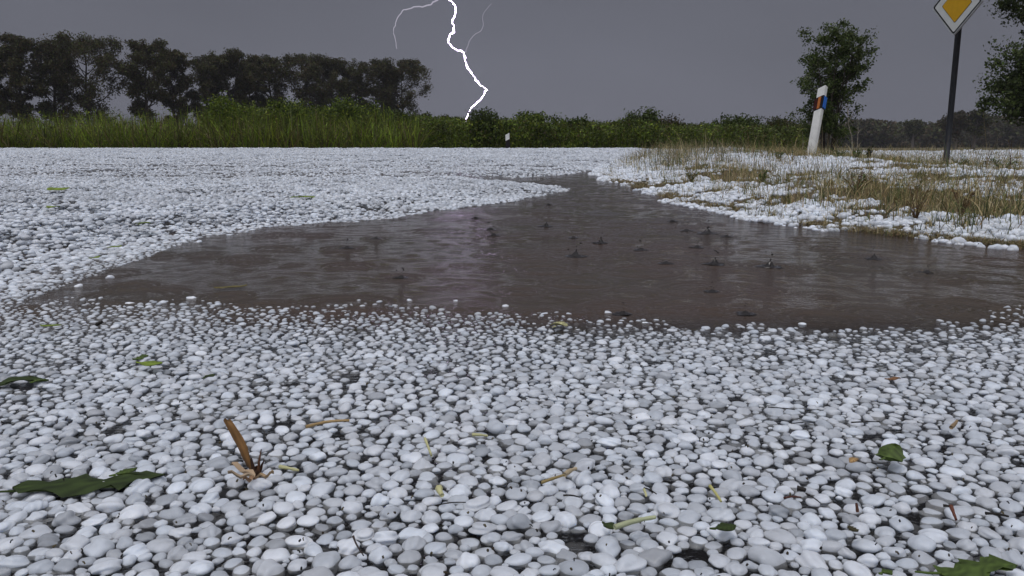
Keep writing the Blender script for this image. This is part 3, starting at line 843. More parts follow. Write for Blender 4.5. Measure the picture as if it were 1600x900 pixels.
WOODT = [(1495, 1476, 1516, 181, 150, BROWN, 'pale-trunked brownish tree at the wood edge just right of the sign pole'),
         (1524, 1508, 1548, 178, 150, OLIVE, 'yellowish olive tree at the wood edge left of the big right-hand tree'),
         (1428, 1412, 1442, 192, 190, OLIVE, 'rounded dark tree on the wood edge left of the sign pole'),
         (1361, 1345, 1377, 190, 230, BROWN, 'faint hazy tree beyond the field right of the bushy tree')]
for k, (tp, l, r_, top, Y, cols, lab) in enumerate(WOODT):
    b = at(tp, 200, Y); tpz = at(tp, top, Y)[2]
    make_plant('woodland_tree', lab, 'tree', (b[0], Y, -.62), tpz + .62, (r_ - l) / 2 / F_PX * Y * 1.1, 500 + k, .5, 2600, cols, 'trees standing out of the far wood', trunk_r=.35, cb=.3, nl=14, clump=.4, bark=(.16, .14, .12), sub=3)

# the bushy tree behind the marker post
POPL = [(.056, .086, .020), (.074, .105, .024), (.044, .062, .018), (.115, .135, .050)]
bt = at(1293, 232, 15.5)
make_plant('bushy_tree', 'many-stemmed dark green bushy tree behind the leaning white marker post', 'tree', (bt[0], 15.5, tz(bt[0], 15.5) - .02), 2.38, .68, 901, .048, 19000, POPL,
           trunk_r=.022, cb=.08, stems=8, nl=13, clump=.19, sub=4, up=(.3, 1.2), bark=(.09, .075, .06), spread=.6,
           prof=lambda t: .85 - .75 * max(0, t - .6))
# big tree cut by the right edge
bt = at(1668, 228, 26)
make_plant('broad_tree', 'large dark green tree cut by the right edge of the photo', 'tree', (bt[0], 26, -.3), 7.0, 2.65, 902, .11, 70000, POPL + DARKG,
           trunk_r=.14, cb=.04, nl=60, clump=.20, sub=6, up=(-.2, .7), bark=(.06, .05, .04), prof=lambda t: .78 + .25 * math.sin(t * 9))
# thin bare saplings
def sapling(pts, Y, r, lab, side=()):
    P = [at(a, b, Y) for a, b in pts]; P[0][2] = tz(P[0][0], Y) - .01
    root = empty('sapling', tuple(P[0])); tag(root, lab, 'sapling', 'bare saplings by the bushy tree')
    mb = MB(); c = (.26, .23, .18)
    P = np.array(P); tube(mb, P, np.linspace(r, r * .3, len(P)), 5, c)
    for (a, b, a2, b2) in side:
        tube(mb, [at(a, b, Y), at((a + a2) / 2 + 1, (b + b2) / 2, Y), at(a2, b2, Y)], [r * .4, r * .3, r * .15], 4, c)
    mb.build('stem', M['bark'], root)
sapling([(1333, 236), (1331, 215), (1326, 195), (1325, 175), (1325, 158)], 13.5, .011, 'taller thin bare sapling with a crooked stem right of the bushy tree', [(1326, 190, 1333, 172), (1325, 178, 1319, 160)])
sapling([(1340, 234), (1340, 216), (1341, 202), (1340, 190)], 13.8, .009, 'shorter straight bare sapling at the right foot of the bushy tree', [(1340, 210, 1345, 198)])
sapling([(1254, 236), (1255, 222), (1254, 205)], 13.0, .007, 'short bare sapling left of the leaning marker post')
sapling([(1558, 232), (1559, 212), (1557, 196)], 30, .018, 'thin bare sapling in front of the wood under the big right-hand tree', [(1558, 215, 1566, 200)])
def bent_twig():
    Y = 26
    mb = MB()
    tube(mb, [at(1165, 205, Y), at(1178, 193, Y), at(1186, 186, Y), at(1196, 181, Y)], [.012, .009, .007, .004], 4, (.06, .055, .03))
    g = np.random.default_rng(3)
    P = np.array([at(1176 + 20 * t, 194 - 13 * t, Y) for t in g.random(24)]) + g.normal(0, .03, (24, 3))
    leaves(mb, P, .08, np.tile(np.array([[.04, .06, .02]]), (24, 1)), g)
    tag(mb.build('bramble_twig', M['bark'], loc=tuple(at(1165, 205, Y))), 'bent leafy twig reaching up out of the right end of the hedge', 'twig')
bent_twig()

# ------------------------------------------------------------------ weeds on the verge
def weed(px, py, Y, hpx, wpx, lab, seed, dark=False, cols=None, nb=9, dry=False):
    g = np.random.default_rng(seed)
    b = at(px, py, Y); bz = float(tz(b[0], Y)); s = Y / F_PX
    root = empty('weed', (b[0], Y, bz)); tag(root, lab, 'weed', 'weeds standing in the verge')
    H, W = hpx * s, wpx * s
    st = MB(); lf = MB(); P = []
    for i in range(nb):
        a = g.uniform(0, 6.28); t = np.linspace(0, 1, 5)[:, None]
        tip = np.array([math.cos(a) * W * .5 * g.uniform(.3, 1), math.sin(a) * W * .4, H * g.uniform(.55, 1)])
        Q = np.array([b[0], Y, bz - .005]) + tip * t + np.array([0, 0, 1]) * (H * .12 * np.sin(t * 3.14))
        tube(st, Q, np.linspace(.0016, .0006, 5) * max(1, Y / 4), 4, (.07, .06, .03) if not dry else (.10, .06, .035), cap=False)
        for u in g.random(9 if not dry else 3) * .85 + .12:
            P.append([np.interp(u, t[:, 0], Q[:, c]) for c in range(3)] + g.normal(0, W * .04, 3))
    P = np.array(P)
    P[:, 2] = np.maximum(P[:, 2], bz + .01)
    st.build('stems', M['bark'], root)
    c = np.array(cols or DARKG)
    leaves(lf, P, max(.014, 3.6 * s) * g.uniform(.7, 1.5, len(P)), c[g.integers(0, len(c), len(P))] * g.uniform(.7, 1.3, len(P))[:, None] * (.45 if dark else 1.1), g, aspect=.45)
    lf.build('foliage', M['leaf'], root, smooth=False)
WG = [(.09, .13, .04), (.07, .10, .03), (.13, .15, .05)]
weed(1356, 264, 6.6, 24, 14, 'very dark upright weed on the verge right of the leaning marker post', 1, dark=True, nb=12)
weed(1308, 262, 7.2, 24, 26, 'spindly green weed just right of the leaning post foot', 2, cols=WG)
weed(1336, 266, 6.4, 20, 22, 'low grey-green weed left of the very dark weed', 3, cols=WG)
weed(1397, 250, 9.0, 12, 22, 'small green weed in the hail left of the sign pole', 4, cols=WG)
weed(1538, 272, 5.2, 46, 26, 'tall dark seed stalk right of the sign pole', 5, cols=BROWN, dry=True, nb=3)
weed(1565, 272, 5.3, 26, 44, 'broad green leafy weed near the right edge of the verge', 6, cols=WG, nb=16)
weed(1577, 280, 4.6, 56, 20, 'tallest thin dark stalk close to the right edge of the verge', 7, cols=BROWN, dry=True, nb=2)
weed(1500, 268, 6.2, 22, 40, 'pale straw-green weed under the sign pole', 8, cols=[(.2, .18, .08), (.12, .14, .05)], nb=12)
weed(1216, 262, 7.4, 16, 20, 'small green weed in the hail left of the leaning post', 9, cols=WG)
weed(1430, 352, 2.1, 60, 60, 'sprawling stiff stalks at the waterline of the verge', 10, cols=[(.2, .16, .07)], dry=True, nb=9)
weed(1336, 318, 2.9, 46, 80, 'green arching grass clump near the water on the verge', 11, cols=[(.10, .12, .04)], dry=True, nb=14)
weed(1190, 300, 3.8, 26, 30, 'small dark clump at the water edge where the puddle narrows', 12, cols=WG, nb=10)
weed(1080, 286, 4.4, 18, 26, 'low straw and leaf clump near the bend of the puddle', 13, cols=[(.2, .16, .07), (.1, .12, .04)], nb=10)
weed(1500, 345, 2.1, 55, 46, 'brown stiff stalks standing in the hail by the right edge of the puddle', 14, cols=[(.14, .09, .04)], dry=True, nb=7)

# ------------------------------------------------------------------ marker posts
def prism(mb, sec, z0f, z1f, c=None):
    """closed prism of a section; z0f, z1f give the cut heights at each corner"""
    n = len(sec)
    V = [(x, y, z0f(x, y)) for x, y in sec] + [(x, y, z1f(x, y)) for x, y in sec]
    F = [tuple(range(n))[::-1], tuple(range(n, 2 * n))] + [(i, (i + 1) % n, n + (i + 1) % n, n + i) for i in range(n)]
    mb.add(V, F, c)
def round_sec(w, d, r, n=4):
    out = []
    for cx, cy, a0 in ((w / 2 - r, d / 2 - r, 0), (-w / 2 + r, d / 2 - r, 90), (-w / 2 + r, -d / 2 + r, 180), (w / 2 - r, -d / 2 + r, 270)):
        for k in range(n):
            a = R(a0 + 90 * k / (n - 1)); out.append((cx + r * math.cos(a), cy + r * math.sin(a)))
    return out
def marker_post(loc, H, lean, rz, lab, refl=True, w=.094, d=.052):
    root = empty('delineator_post', loc); root.rotation_euler = (0, lean, 0); tag(root, lab, 'marker post', None)
    ca, sa = math.cos(rz), math.sin(rz)
    def rot(p): return (p[0] * ca - p[1] * sa, p[0] * sa + p[1] * ca)
    # height falls away from the front right corner (local +x, -y)
    def slope(x, y):
        lx, ly = x * ca + y * sa, -x * sa + y * ca
        return -(w / 2 - lx) * .42 - (ly + d / 2) * .38
    sec = [rot(p) for p in round_sec(w, d, .010)]
    def mk(name, a, b, sc, material, grow=0.0, parent=root):
        mb = MB(); s2 = [rot(p) for p in round_sec(w + grow, d + grow, .010)]
        prism(mb, s2, a, b); o = mb.build(name, material, None, smooth=False)
        o.parent = parent
        return o
    zb0, zb1 = H - .40 * H * .78, H - .155 * H * .95
    mk('lower_body', lambda x, y: -.12, lambda x, y: H * .690 + slope(x, y), 1, M['white_plastic'])
    bandp = mk('black_band', lambda x, y: H * .691 + slope(x, y), lambda x, y: H * .878 + slope(x, y), 1, M['black_plastic'], .004)
    mk('top_cap', lambda x, y: H * .879 + slope(x, y), lambda x, y: H * 1.02 + slope(x, y) * 1.1, 1, M['white_plastic'])
    if refl:
        # reflectors: rectangles a little proud of the band faces
        def plate(name, face, u0, u1, v0, v1, material, t=.006):
            mb = MB(); V = []
            for k in (0, 1):
                for u, v in ((u0, v0), (u1, v0), (u1, v1), (u0, v1)):
                    if face == 'front': p = (-w / 2 + u * w, -d / 2 - .002 - t * k)
                    else: p = (w / 2 + .002 + t * k, -d / 2 + u * d)
                    x, y = rot(p)
                    V.append((x, y, H * .691 + (H * .187) * v + slope(*rot((p[0], p[1])))))
            mb.add(V, [(0, 1, 2, 3), (7, 6, 5, 4), (0, 4, 5, 1), (1, 5, 6, 2), (2, 6, 7, 3), (3, 7, 4, 0)])
            o = mb.build(name, material, None, smooth=False); o.parent = bandp
        plate('orange_reflector', 'front', .40, .74, .05, .93, M['orange_reflector'])
        plate('dark_red_reflector', 'front', -.06, .30, .10, .90, M['red_reflector'])
        plate('blue_reflector', 'side', .22, 1.05, .08, .92, M['blue_reflector'], .010)
    return root
pb = at(1267, 243, 9.0)
marker_post((pb[0], 9.0, float(tz(pb[0], 9.0)) - .0), (243 - 139) / F_PX * 9.0, R(6.5), R(-58), 'leaning white marker post with a black band and blue and orange reflectors')
pb = at(795, 236, 19)
marker_post((pb[0], 19, -.53), 1.0, R(-2), R(10), 'small white marker post standing across the road against the hedge', refl=False)

# ------------------------------------------------------------------ priority road sign
def priority_sign():
    Y = 8.6
    b = at(1478, 255, Y); bx = b[0]; bz = min(b[2], float(tz(b[0], Y)))
    root = empty('road_sign', (bx, Y, bz)); tag(root, 'diamond-shaped yellow and white priority road sign on a dark steel pole', 'road sign')
    mb = MB(); r = .030
    tube(mb, [(bx, Y, bz - .1), (bx, Y, bz + .5), (bx, Y, bz + 2.3)], r, 20, cap=True)
    mb.build('pole', M['steel'], root)
    mb = MB(); tube(mb, [(bx, Y, bz + 2.3), (bx, Y, bz + 2.335)], [r * 1.08, r * .9], 20); mb.build('pole_cap', M['black_plastic'], root)
    yaw = R(-71); roll = R(-1.5)
    side = .43
    def rsq(s, rad, n=6):
        out = []
        for q in range(4):
            a0 = -90 + q * 90
            cx = (s / 2 - rad) * (1 if q in (0, 1) else -1); cy = (s / 2 - rad) * (-1 if q in (0, 3) else 1)
            for k in range(n):
                a = R(a0 + 90 * k / (n - 1)); out.append((cx + rad * math.cos(a), cy + rad * math.sin(a)))
        c, s_ = math.cos(R(45)), math.sin(R(45))
        return [(x * c - y * s_, x * s_ + y * c) for x, y in out]
    # sign centre in front of the pole, on the side it faces
    nrm = Vector((math.sin(yaw), -math.cos(yaw), 0)); rt = Vector((math.cos(yaw), math.sin(yaw), 0))
    ce = Vector((bx, Y, 0)) + nrm * .055
    # height from the picture: centre at py 7
    ce.z = float(at(1494.5, 7, Y)[2])
    def place(pts, off):
        c, s_ = math.cos(roll), math.sin(roll)
        return [tuple(ce + rt * (x * c - y * s_) + Vector((0, 0, 1)) * (x * s_ + y * c) + nrm * off) for x, y in pts]
    def slab(name, s, rad, o0, o1, material, parent, hole=None):
        mb = MB(); A = rsq(s, rad); n = len(A)
        if hole:
            B = rsq(*hole)
            V = place(A, o0) + place(A, o1) + place(B, o0) + place(B, o1)
            F = []
            for i in range(n):
                j = (i + 1) % n
                F += [(i, j, n + j, n + i), (2 * n + i, 3 * n + i, 3 * n + j, 2 * n + j), (n + i, n + j, 3 * n + j, 3 * n + i), (i, 2 * n + i, 2 * n + j, j)]
            mb.add(V, F)
        else:
            V = place(A, o0) + place(A, o1)
            F = [tuple(range(n))[::-1], tuple(range(n, 2 * n))] + [(i, (i + 1) % n, n + (i + 1) % n, n + i) for i in range(n)]
            mb.add(V, F)
        return mb.build(name, material, parent, smooth=False)
    slab('back_plate', side, .022, -.018, -.004, M['sign_black'], root)
    slab('rim', side + .012, .026, -.020, .0035, M['aluminium'], root, hole=(side - .002, .022))
    slab('white_face', side - .004, .020, -.003, .000, M['sign_white'], root)
    slab('black_border', side - .010, .018, .0005, .0018, M['sign_black'], root, hole=(side - .038, .014))
    slab('black_outline', side * .585 + .010, .012, .0005, .0015, M['sign_black'], root)
    slab('yellow_diamond', side * .585, .010, .0018, .0030, M['sign_yellow'], root)
    # two pipe clamps
    for dz in (-.11, .11):
        mb = MB(); z = ce.z + dz
        an = np.linspace(0, 2 * math.pi, 25)
        tube(mb, [(bx, Y, z - .014), (bx, Y, z + .014)], r + .004, 20)
        mb.build('clamp', M['aluminium'], root)
priority_sign()

# ------------------------------------------------------------------ lightning
def lightning():
    Y = 380
    s = Y / F_PX
    g = np.random.default_rng(6)
    main = [(640, -330), (668, -270), (660, -215), (690, -160), (676, -105), (700, -60), (692, -25), (701.4, 0), (711, 8), (712, 18), (707, 30.5), (709, 50), (703, 53), (700.5, 66.7), (715, 79), (724.5, 82), (726.4, 94), (730.5, 106), (739, 118), (751, 134), (761.7, 140), (751, 155.5), (739, 166), (732, 176), (728, 186), (731, 196), (727, 210), (729, 228)]
    def path(pts, jit):
        out = []
        for (a, b), (c, d) in zip(pts[:-1], pts[1:]):
            n = max(2, int(math.hypot(c - a, d - b) / 4))
            for k in range(n):
                t = k / n; j = 0 if k == 0 else jit
                out.append(at(a + (c - a) * t + g.normal(0, j), b + (d - b) * t + g.normal(0, j), Y))
        out.append(at(*pts[-1], Y)); return np.array(out)
    P = path(main, .75)
    root = empty('lightning_bolt', (float(P[-1][0]), Y, -.6)); tag(root, 'bright white zigzag lightning bolt with two faint side branches over the hedge', 'lightning')
    mb = MB(); n = len(P)
    rad = s * (1.0 + .38 * g.normal(size=n)).clip(.5, 2) * np.interp(np.arange(n), [0, n * .8, n - 1], [1.05, .85, .55])
    tube(mb, P, np.abs(rad), 8); mb.build('main_channel', M['bolt'], root)
    L1 = [(692, -25), (688, -10), (684, 0), (669, 8), (660, 11), (650, 10.5), (630.5, 15), (621, 28), (615, 44), (615, 53), (619, 67), (620, 76)]
    P = path(L1, .7); mb = MB(); tube(mb, P, s * np.linspace(1.3, .45, len(P)), 6); mb.build('branch', M['bolt_branch'], root)
    L2 = [(728, 82), (729, 76), (733, 65), (740, 55.5), (751, 49), (755.5, 39), (754, 26), (758, 17), (768, 6)]
    P = path(L2, .5); mb = MB(); tube(mb, P, s * np.linspace(1.0, .4, len(P)), 6); mb.build('branch', M['bolt_faint'], root)
lightning()

# ------------------------------------------------------------------ rain splashes in the puddle
def m_splash():
    m, nt, b = mat('splash_water')
    b.inputs['Base Color'].default_value = (.024, .020, .018, 1); b.inputs['Transmission Weight'].default_value = .25
    b.inputs['Roughness'].default_value = .06; b.inputs['IOR'].default_value = 1.33
    return m
M['splash'] = m_splash()
def splash(px, py, k, seed):
    g = np.random.default_rng(seed)
    p = gp(px, py); s = .0092 * k * (p[1] / 1.5) ** .5
    mb = MB(); an = np.arange(16) * 2 * math.pi / 16
    jet = k > .85
    prof = [(2.1, -.0), (1.7, .10), (1.35, .02), (1.0, .12), (.62, .22), (.34, .55 if jet else .42)]
    if jet: prof += [(.20, .75), (.10, 1.0), (.13, 1.15), (.04, 1.28)]
    else: prof += [(.20, .30), (.02, .2)]
    V = []
    for q, (r, z) in enumerate(prof):
        w = 1 + .16 * np.sin(an * 3 + g.uniform(0, 6)) + g.normal(0, .06, 16)
        zz = z * (1 + (.35 * np.abs(np.sin(an * 2.5 + q)) if 3 <= q <= 5 else 0) * np.ones(16))
        V.append(np.stack([r * s * w, 0 * an, zz * s], 1))
    V = np.array(V)
    X = V[:, :, 0] * np.cos(an); Yy = V[:, :, 0] * np.sin(an)
    P = np.stack([X + p[0] + np.arange(len(prof))[:, None] * s * .02, Yy + p[1], V[:, :, 2] + .0008], -1)
    n = len(prof); i = np.arange(n - 1)[:, None] * 16; j = np.arange(16)[None]; j2 = (j + 1) % 16
    mb.add(P.reshape(-1, 3), np.stack([i + j, i + j2, i + 16 + j2, i + 16 + j], -1).reshape(-1, 4))
    B, F = ICO[1]
    for _ in range(3 if jet else 5):
        c = np.array([p[0], p[1], 0]) + np.array([g.normal(0, .5), g.normal(0, .5), g.uniform(.5, 2.6) if _ else 2.3]) * s
        c[2] = abs(c[2]) + .001
        mb.add(c + B * s * g.uniform(.08, .2), F)
    o = mb.build('rain_splash', M['splash'], loc=(float(p[0]), float(p[1]), 0.0))
    tag(o, 'small splash thrown up by a raindrop on the brown puddle', 'splash', 'raindrop splashes on the puddle')
for i, (px, py, k) in enumerate(SPL): splash(px, py, k, 700 + i)

# ------------------------------------------------------------------ leaves, straws and twigs on the hail
def outline_leaf(kind, g):
    """half widths along the length, t 0..1"""
    t = np.linspace(0, 1, 15)
    if kind == 'oval': w = .30 * np.sin(math.pi * t) ** .75
    elif kind == 'maple': w = .40 * np.sin(math.pi * t ** .8) ** .5 * (1 + .38 * np.sin(t * 17 + 1)) + .01
    elif kind == 'lance': w = .11 * np.sin(math.pi * t) ** .6
    else: w = .22 * np.sin(math.pi * t) ** .6 * (1 + .25 * g.normal(size=len(t)))
    return t, np.abs(w)
def fallen_leaf(name, p0, p1, kind, widthk, z, col, lab, seed, cat='leaf', curl=.05, group=None):
    """a leaf lying between two picked points of the hail surface"""
    g = np.random.default_rng(seed)
    a = gp(*p0, z); b = gp(*p1, z); L = np.linalg.norm(b - a); D = (b - a) / L; S = np.array([-D[1], D[0], 0])
    t, w = outline_leaf(kind, g)
    mb = MB(); k = 7; V = []; C = []
    u = np.linspace(-1, 1, k)
    for top in (1, 0):
        for ti, wi in zip(t, w):
            for uu in u:
                edge = wi * widthk * (1 + (.34 if kind == 'maple' else .12) * g.normal() * (abs(uu) == 1) * top)
                zz = curl * L * (math.sin(ti * 5 + seed) * .6 + uu * uu * .5 * math.sin(ti * 7 + seed * 2)) + .0006 * top
                V.append(a + D * ti * L + S * uu * edge * L + np.array([0, 0, zz]))
                f = .8 + .35 * (abs(uu) < .2) + .25 * math.sin(ti * 31 + abs(uu) * 6)
                C.append(np.array(col) * f)
    n = len(t); F = []
    for l in range(2):
        o = l * n * k
        for i in range(n - 1):
            for j in range(k - 1):
                q = (o + i * k + j, o + i * k + j + 1, o + (i + 1) * k + j + 1, o + (i + 1) * k + j)
                F.append(q if l == 0 else q[::-1])
    mb.add(V, F, np.array(C))
    if kind in ('oval', 'maple'):
        tube(mb, [a + D * L * .02, a - D * L * .12 + S * L * .03, a - D * L * .25 + S * L * .08], [.0008, .0007, .0005], 5, np.array(col) * 1.2)
    loc = tuple((a + b) / 2)
    tag(mb.build(name, M['straw'], loc=loc), lab, cat, group)
def straw(p0, p1, wmm, z0, z1, col, lab, seed, name='straw', cat='straw', bend=.06):
    g = np.random.default_rng(seed)
    if name == 'twig': wmm *= .65
    a = gp(*p0, z0); b = gp(*p1, z1); L = np.linalg.norm(b - a); t = np.linspace(0, 1, 8)[:, None]
    S = np.array([-(b - a)[1], (b - a)[0], 0]) / L
    P = a + (b - a) * t + S * (bend * L * np.sin(t * 3.14) * g.uniform(-1, 1)) + np.array([0, 0, 1]) * (.03 * L * np.sin(t * 3.14))
    mb = MB(); tube(mb, P, wmm / 2000 * (1 - .35 * np.linspace(0, 1, 8)) * (1 + .1 * g.normal(size=8)), 6, col)
    tag(mb.build(name, M['straw'], loc=tuple(a)), lab, cat)

GR = (.075, .115, .022); DG = (.040, .062, .014); YG = (.22, .30, .04); TAN = (.46, .31, .14); PALE = (.52, .50, .26); BR = (.16, .075, .03); DK = (.022, .018, .015)
fallen_leaf('torn_leaf', (20, 768), (258, 742), 'maple', .34, .0045, DG, 'large dark green torn leaf lying flat among the hailstones at lower left', 1, curl=.03)
fallen_leaf('leaf_scrap', (180, 742), (214, 732), 'oval', .9, .013, GR, 'small lighter green leaf scrap resting on the large dark torn leaf', 2)
fallen_leaf('fallen_leaf', (219, 567), (254, 569), 'oval', 1.1, .010, YG, 'small bright yellow-green oval leaf on the hail', 3, curl=.03)
fallen_leaf('torn_leaf', (207, 562), (232, 556), 'ragged', 1.4, .008, GR, 'ragged green scrap beside the bright yellow-green oval leaf', 4)
fallen_leaf('torn_leaf', (-30, 602), (76, 592), 'maple', .42, .0045, DG, 'dark green leaf cut by the left edge of the photo', 5)
fallen_leaf('leaf_scrap', (52, 597), (72, 592), 'oval', 1.2, .011, GR, 'small green scrap on the tip of the leaf at the left edge', 6)
fallen_leaf('leaf_scrap', (320, 590), (335, 585), 'oval', 1.2, .009, DG, 'tiny dark green leaf half hidden between hailstones left of centre', 7)
fallen_leaf('leaf_scrap', (62, 509), (96, 508), 'lance', 1.6, .009, YG, 'narrow yellow-green leaf on the hail below the puddle\'s left end', 8)
fallen_leaf('leaf_scrap', (172, 386), (190, 384), 'oval', 1.4, .018, YG, 'yellow-green leaf scrap on piled hail at the puddle\'s left end', 9)
fallen_leaf('leaf_scrap', (143, 403), (157, 401), 'oval', 1.1, .015, YG, 'tiny yellow-green scrap just above the stray hailstones at the puddle\'s left tip', 10)
fallen_leaf('leaf_scrap', (84, 296), (98, 294), 'oval', 1.4, .045, YG, 'bright green scrap far out on the piled hail near the left edge', 11)
fallen_leaf('leaf_scrap', (76, 324), (90, 322), 'oval', 1.2, .045, YG, 'dull green scrap on the piled hail below the bright one', 12)
fallen_leaf('leaf_scrap', (219, 350), (229, 347), 'oval', 1.3, .035, YG, 'small green scrap where the piled hail meets the puddle', 13)
fallen_leaf('leaf_scrap', (468, 309), (478, 306), 'oval', 1.3, .035, YG, 'lone green scrap on the piled hail behind the puddle', 14)
fallen_leaf('fallen_leaf', (1118, 826), (1150, 822), 'oval', 1.2, .009, DG, 'dark green leaf wedged between hailstones right of the longest straw', 15)
fallen_leaf('fallen_leaf', (1382, 716), (1398, 704), 'oval', 1.5, .012, GR, 'small pointed green leaf sticking up from the hail on the right', 16, curl=.25)
fallen_leaf('torn_leaf', (1468, 896), (1590, 884), 'maple', .40, .008, GR, 'torn green leaf at the bottom right corner of the photo', 17)
fallen_leaf('fallen_leaf', (944, 818), (960, 826), 'oval', 1.5, .008, DG, 'green leaf tip under the left end of the longest straw', 18)
fallen_leaf('leaf_scrap', (1378, 896), (1394, 893), 'oval', 1.4, .010, GR, 'tiny green scrap at the bottom edge left of the corner leaf', 19)
fallen_leaf('fallen_leaf', (868, 510), (878, 503), 'oval', 1.3, .006, PALE, 'pale yellow leaf at the near rim of the puddle', 20, curl=.15)
fallen_leaf('floating_leaf', (334, 450), (386, 446), 'ragged', .55, .004, (.20, .17, .05), 'yellow-brown leaf strip floating in the puddle near its left end', 21, curl=.05)
fallen_leaf('brown_fragment', (1324, 822), (1340, 832), 'ragged', 1.2, .011, (.06, .05, .02), 'dark brown husk lying on a hailstone at lower right', 22)
fallen_leaf('brown_fragment', (1382, 592), (1408, 592), 'ragged', .9, .009, (.26, .13, .06), 'orange-brown leaf fragment on the hail below the puddle on the right', 23)
fallen_leaf('brown_fragment', (1328, 722), (1340, 716), 'ragged', 1.2, .012, (.45, .28, .12), 'tiny tan flake beside the small pointed green leaf', 24)
straw((478, 667), (546, 657), 2.6, .009, .010, TAN, 'flat tan straw lying on the hail above the brown stub', 31)
straw((437, 729), (467, 735), 2.6, .011, .010, PALE, 'short pale yellow straw just right of the brown stub', 32)
straw((664, 685), (674, 712), 2.2, .013, .010, PALE, 'thin yellow-green stem leaning over a hailstone near the centre', 33)
straw((686, 762), (691, 774), 4.5, .011, .011, PALE, 'stubby pale straw piece below the centre', 34)
straw((738, 679), (762, 681), 2.4, .010, .010, PALE, 'tiny pale straw right of the thin yellow-green stem', 35)
straw((846, 754), (882, 742), 2.2, .010, .012, (.36, .27, .11), 'bent ochre straw with a tan patch right of the centre', 36)
straw((882, 742), (900, 732), 3.6, .010, .010, (.50, .40, .26), 'tan husk at the end of the bent ochre straw', 37, 'husk', 'husk')
straw((960, 824), (1024, 808), 3.2, .012, .013, (.50, .53, .32), 'longest pale straw lying on the hail at lower right of centre', 38)
straw((1109, 759), (1127, 784), 2.2, .014, .010, (.45, .42, .16), 'thin upright yellow straw resting against a hailstone on the right', 39)
straw((1006, 764), (1010, 776), 2.0, .013, .010, PALE, 'very small pale splinter between straws right of centre', 40)
straw((1225, 778), (1252, 777), 2.2, .012, .012, (.09, .03, .02), 'short reddish brown twig on the right side', 41, 'twig', 'twig')
straw((1259, 771), (1282, 786), 1.5, .013, .010, DK, 'thin dark stalk of a seed head on the right side', 42, 'twig', 'twig')
straw((1246, 763), (1259, 766), 3.6, .013, .013, DK, 'small black seed head above the reddish brown twig', 43, 'seed_head', 'seed head')
straw((1330, 660), (1374, 659), 1.8, .010, .010, DK, 'dark thin twig lying level on the hail at right', 44, 'twig', 'twig')
straw((1340, 800), (1338, 786), 3.0, .009, .014, (.12, .05, .03), 'small reddish shard standing between hailstones at lower right', 45, 'twig', 'twig')
straw((1474, 790), (1488, 792), 2.6, .010, .010, DK, 'short black twig piece left of the twig near the right edge', 46, 'twig', 'twig')
straw((1540, 802), (1576, 807), 3.0, .012, .011, DK, 'dark twig pointing to the right edge of the photo', 47, 'twig', 'twig')
straw((1486, 791), (1494, 812), 3.6, .011, .009, (.14, .05, .03), 'reddish bark flake next to the short black twig', 48, 'twig', 'twig')
straw((552, 838), (568, 868), 1.8, .015, .013, (.05, .035, .03), 'thin dark curved twig resting on two hailstones near the bottom', 49, 'twig', 'twig', .15)
straw((680, 790), (728, 785), 1.3, .012, .012, DK, 'hair-thin dark stem lying across the hail below the centre', 50, 'twig', 'twig')
straw((1006, 762), (1026, 772), 1.4, .012, .011, DK, 'thin black stem right of the very small pale splinter', 51, 'twig', 'twig')
straw((880, 774), (906, 777), 1.8, .012, .012, DK, 'curved black fibre lying on a hailstone right of centre', 52, 'twig', 'twig', .3)
straw((1200, 636), (1242, 640), 1.5, .010, .010, DK, 'slim dark twig on the hail below the right part of the puddle', 53, 'twig', 'twig')
straw((1486, 668), (1495, 658), 3.2, .010, .010, (.32, .22, .12), 'small tan chip on the hail near the right edge', 54)
straw((150, 508), (160, 503), 5, .010, .014, DK, 'black bark chip on the hail below the left end of the puddle', 55, 'bark_chip', 'bark chip')
straw((1255, 660), (1236, 662), 1.2, .010, .010, DK, 'tiny dark fibre left of the level twig at right', 56, 'twig', 'twig')

def specks():
    """grit and chaff stuck on the hail"""
    g = np.random.default_rng(19); n = 190
    px = g.uniform(-60, 1660, n); py = 480 + 430 * g.random(n) ** .7
    mb = MB(); B, F = ICO[1]
    P = np.array([gp(a, b, .010) for a, b in zip(px, py)])
    ok = P[:, 1] < yf(P[:, 0]) - .02
    for p in P[ok]:
        L = g.uniform(.0005, .0019); a = g.uniform(0, 6.28)
        D = np.array([math.cos(a), math.sin(a), g.normal(0, .15)]) * L
        c = [(.02, .017, .014), (.05, .035, .02), (.10, .08, .04)][g.integers(0, 3)]
        tube(mb, [p - D / 2 + (0, 0, -.001), p + g.normal(0, L * .1, 3), p + D / 2], g.uniform(.0003, .0007), 4, c)
    tag(mb.build('chaff', M['straw'], smooth=False), 'fine dark grit and chaff scattered over the hailstones', 'chaff', kind='stuff')
specks()

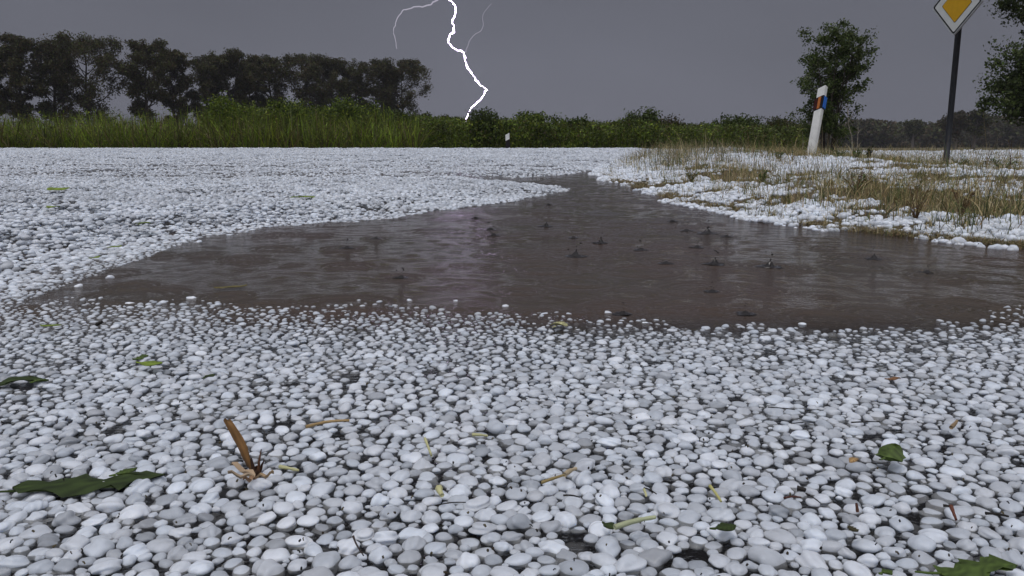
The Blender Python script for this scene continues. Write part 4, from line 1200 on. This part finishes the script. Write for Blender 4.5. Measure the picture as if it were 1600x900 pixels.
def brown_stub():
    Y0 = gp(398, 748, .0)
    root = empty('broken_stalk', tuple(Y0)); tag(root, 'brown broken plant stalk with an upright dry leaf sticking out of the hail at left', 'plant stalk')
    Y = float(Y0[1]); g = np.random.default_rng(8)
    # upright strap-shaped dry leaf, folded along its middle
    cl = [(399, 742, 6), (391, 728, 9), (384, 714, 9), (379, 699, 12), (371, 683, 13), (363, 669, 12), (357, 660, 11), (354, 655, 7)]
    V = []; C = []; n_cl = len(cl)
    for lay in (0, 1):
        for i, (a, b, w) in enumerate(cl):
            for j, u in enumerate((-1, -.5, 0, .5, 1)):
                p = at(a + u * w / 2 * 1.4, b + u * 1.5 + g.normal(0, .35) + (2.5 * math.sin(u * 5) if i == n_cl - 1 else 0), Y + .002 * abs(u) - lay * .0008 + i * .0006)
                V.append(p); k = .7 + .5 * g.random() + .25 * (u == 0) - .35 * (i < 2)
                C.append(np.array([.27, .14, .05]) * k * (1 - .5 * (i == n_cl - 1)))
    n = len(cl); F = []
    for lay in (0, 1):
        for i in range(n - 1):
            for j in range(4):
                q = (lay * n * 5 + i * 5 + j, lay * n * 5 + i * 5 + j + 1, lay * n * 5 + (i + 1) * 5 + j + 1, lay * n * 5 + (i + 1) * 5 + j); F.append(q if lay else q[::-1])
    mb = MB(); mb.add(V, F, np.array(C)); mb.build('dry_leaf', M['straw'], root)
    mb = MB()
    for a, b, w in ((400, 728, 9), (392, 716, 6), (408, 702, 3), (412, 720, 4), (386, 735, 6)):
        t = np.linspace(0, 1, 6)
        P = [at(401 + (a - 401) * q + g.normal(0, .5), 752 + (b - 752) * q, Y + g.normal(0, .001)) for q in t]
        tube(mb, P, w * 1.1 / F_PX * Y * (1 - .75 * t) * (1 + .2 * g.normal(size=6)), 6, np.array([.10, .045, .022]) * g.uniform(.35, 1.6))
    mb.build('core', M['straw'], root)
    # limp tan flaps round the foot
    mb = MB()
    for (a, b, c, d, w, col) in ((398, 746, 362, 728, 9, (.42, .30, .19)), (402, 748, 428, 742, 6, (.36, .25, .14)), (396, 748, 356, 742, 6, (.40, .30, .20)), (400, 750, 380, 752, 7, (.30, .18, .10))):
        p0 = gp(a, b, .008); p1 = gp(c, d, .012); D = p1 - p0; S = np.array([-D[1], D[0], 0]); S /= np.linalg.norm(S)
        V = []
        for t in np.linspace(0, 1, 7):
            wd = w / F_PX * Y * math.sin(.5 + 2.4 * t) * (1 + .3 * g.normal())
            for u in (-1, 0, 1): V.append(p0 + D * t + S * wd * u * .7 + np.array([0, 0, .0015 * math.sin(t * 9) + .002 * abs(u)]))
        F = [(i * 3 + j, i * 3 + j + 1, i * 3 + j + 4, i * 3 + j + 3) for i in range(6) for j in (0, 1)]
        mb.add(V, F, col)
    mb.build('husk_flaps', M['straw'], root)
brown_stub()

# ------------------------------------------------------------------ rain haze: one closed box of even air round the whole place
def haze():
    mb = MB(); x0, x1, y0, y1, z0, z1 = -520, 520, -12, 470, -2.2, 190
    V = [(x, y, z) for z in (z0, z1) for x, y in ((x0, y0), (x1, y0), (x1, y1), (x0, y1))]
    mb.add(V, [(3, 2, 1, 0), (4, 5, 6, 7), (0, 1, 5, 4), (1, 2, 6, 5), (2, 3, 7, 6), (3, 0, 4, 7)])
    m = bpy.data.materials.new('rain_haze'); m.use_nodes = True; nt = m.node_tree; nt.nodes.clear()
    o = nt.nodes.new('ShaderNodeOutputMaterial'); v = nt.nodes.new('ShaderNodeVolumePrincipled')
    v.inputs['Color'].default_value = (.52, .52, .58, 1); v.inputs['Density'].default_value = .0006; v.inputs['Anisotropy'].default_value = .1
    nt.links.new(v.outputs[0], o.inputs['Volume'])
    tag(mb.build('haze', m, smooth=False), 'thin grey rain haze hanging over the fields', 'haze', kind='stuff')
haze()
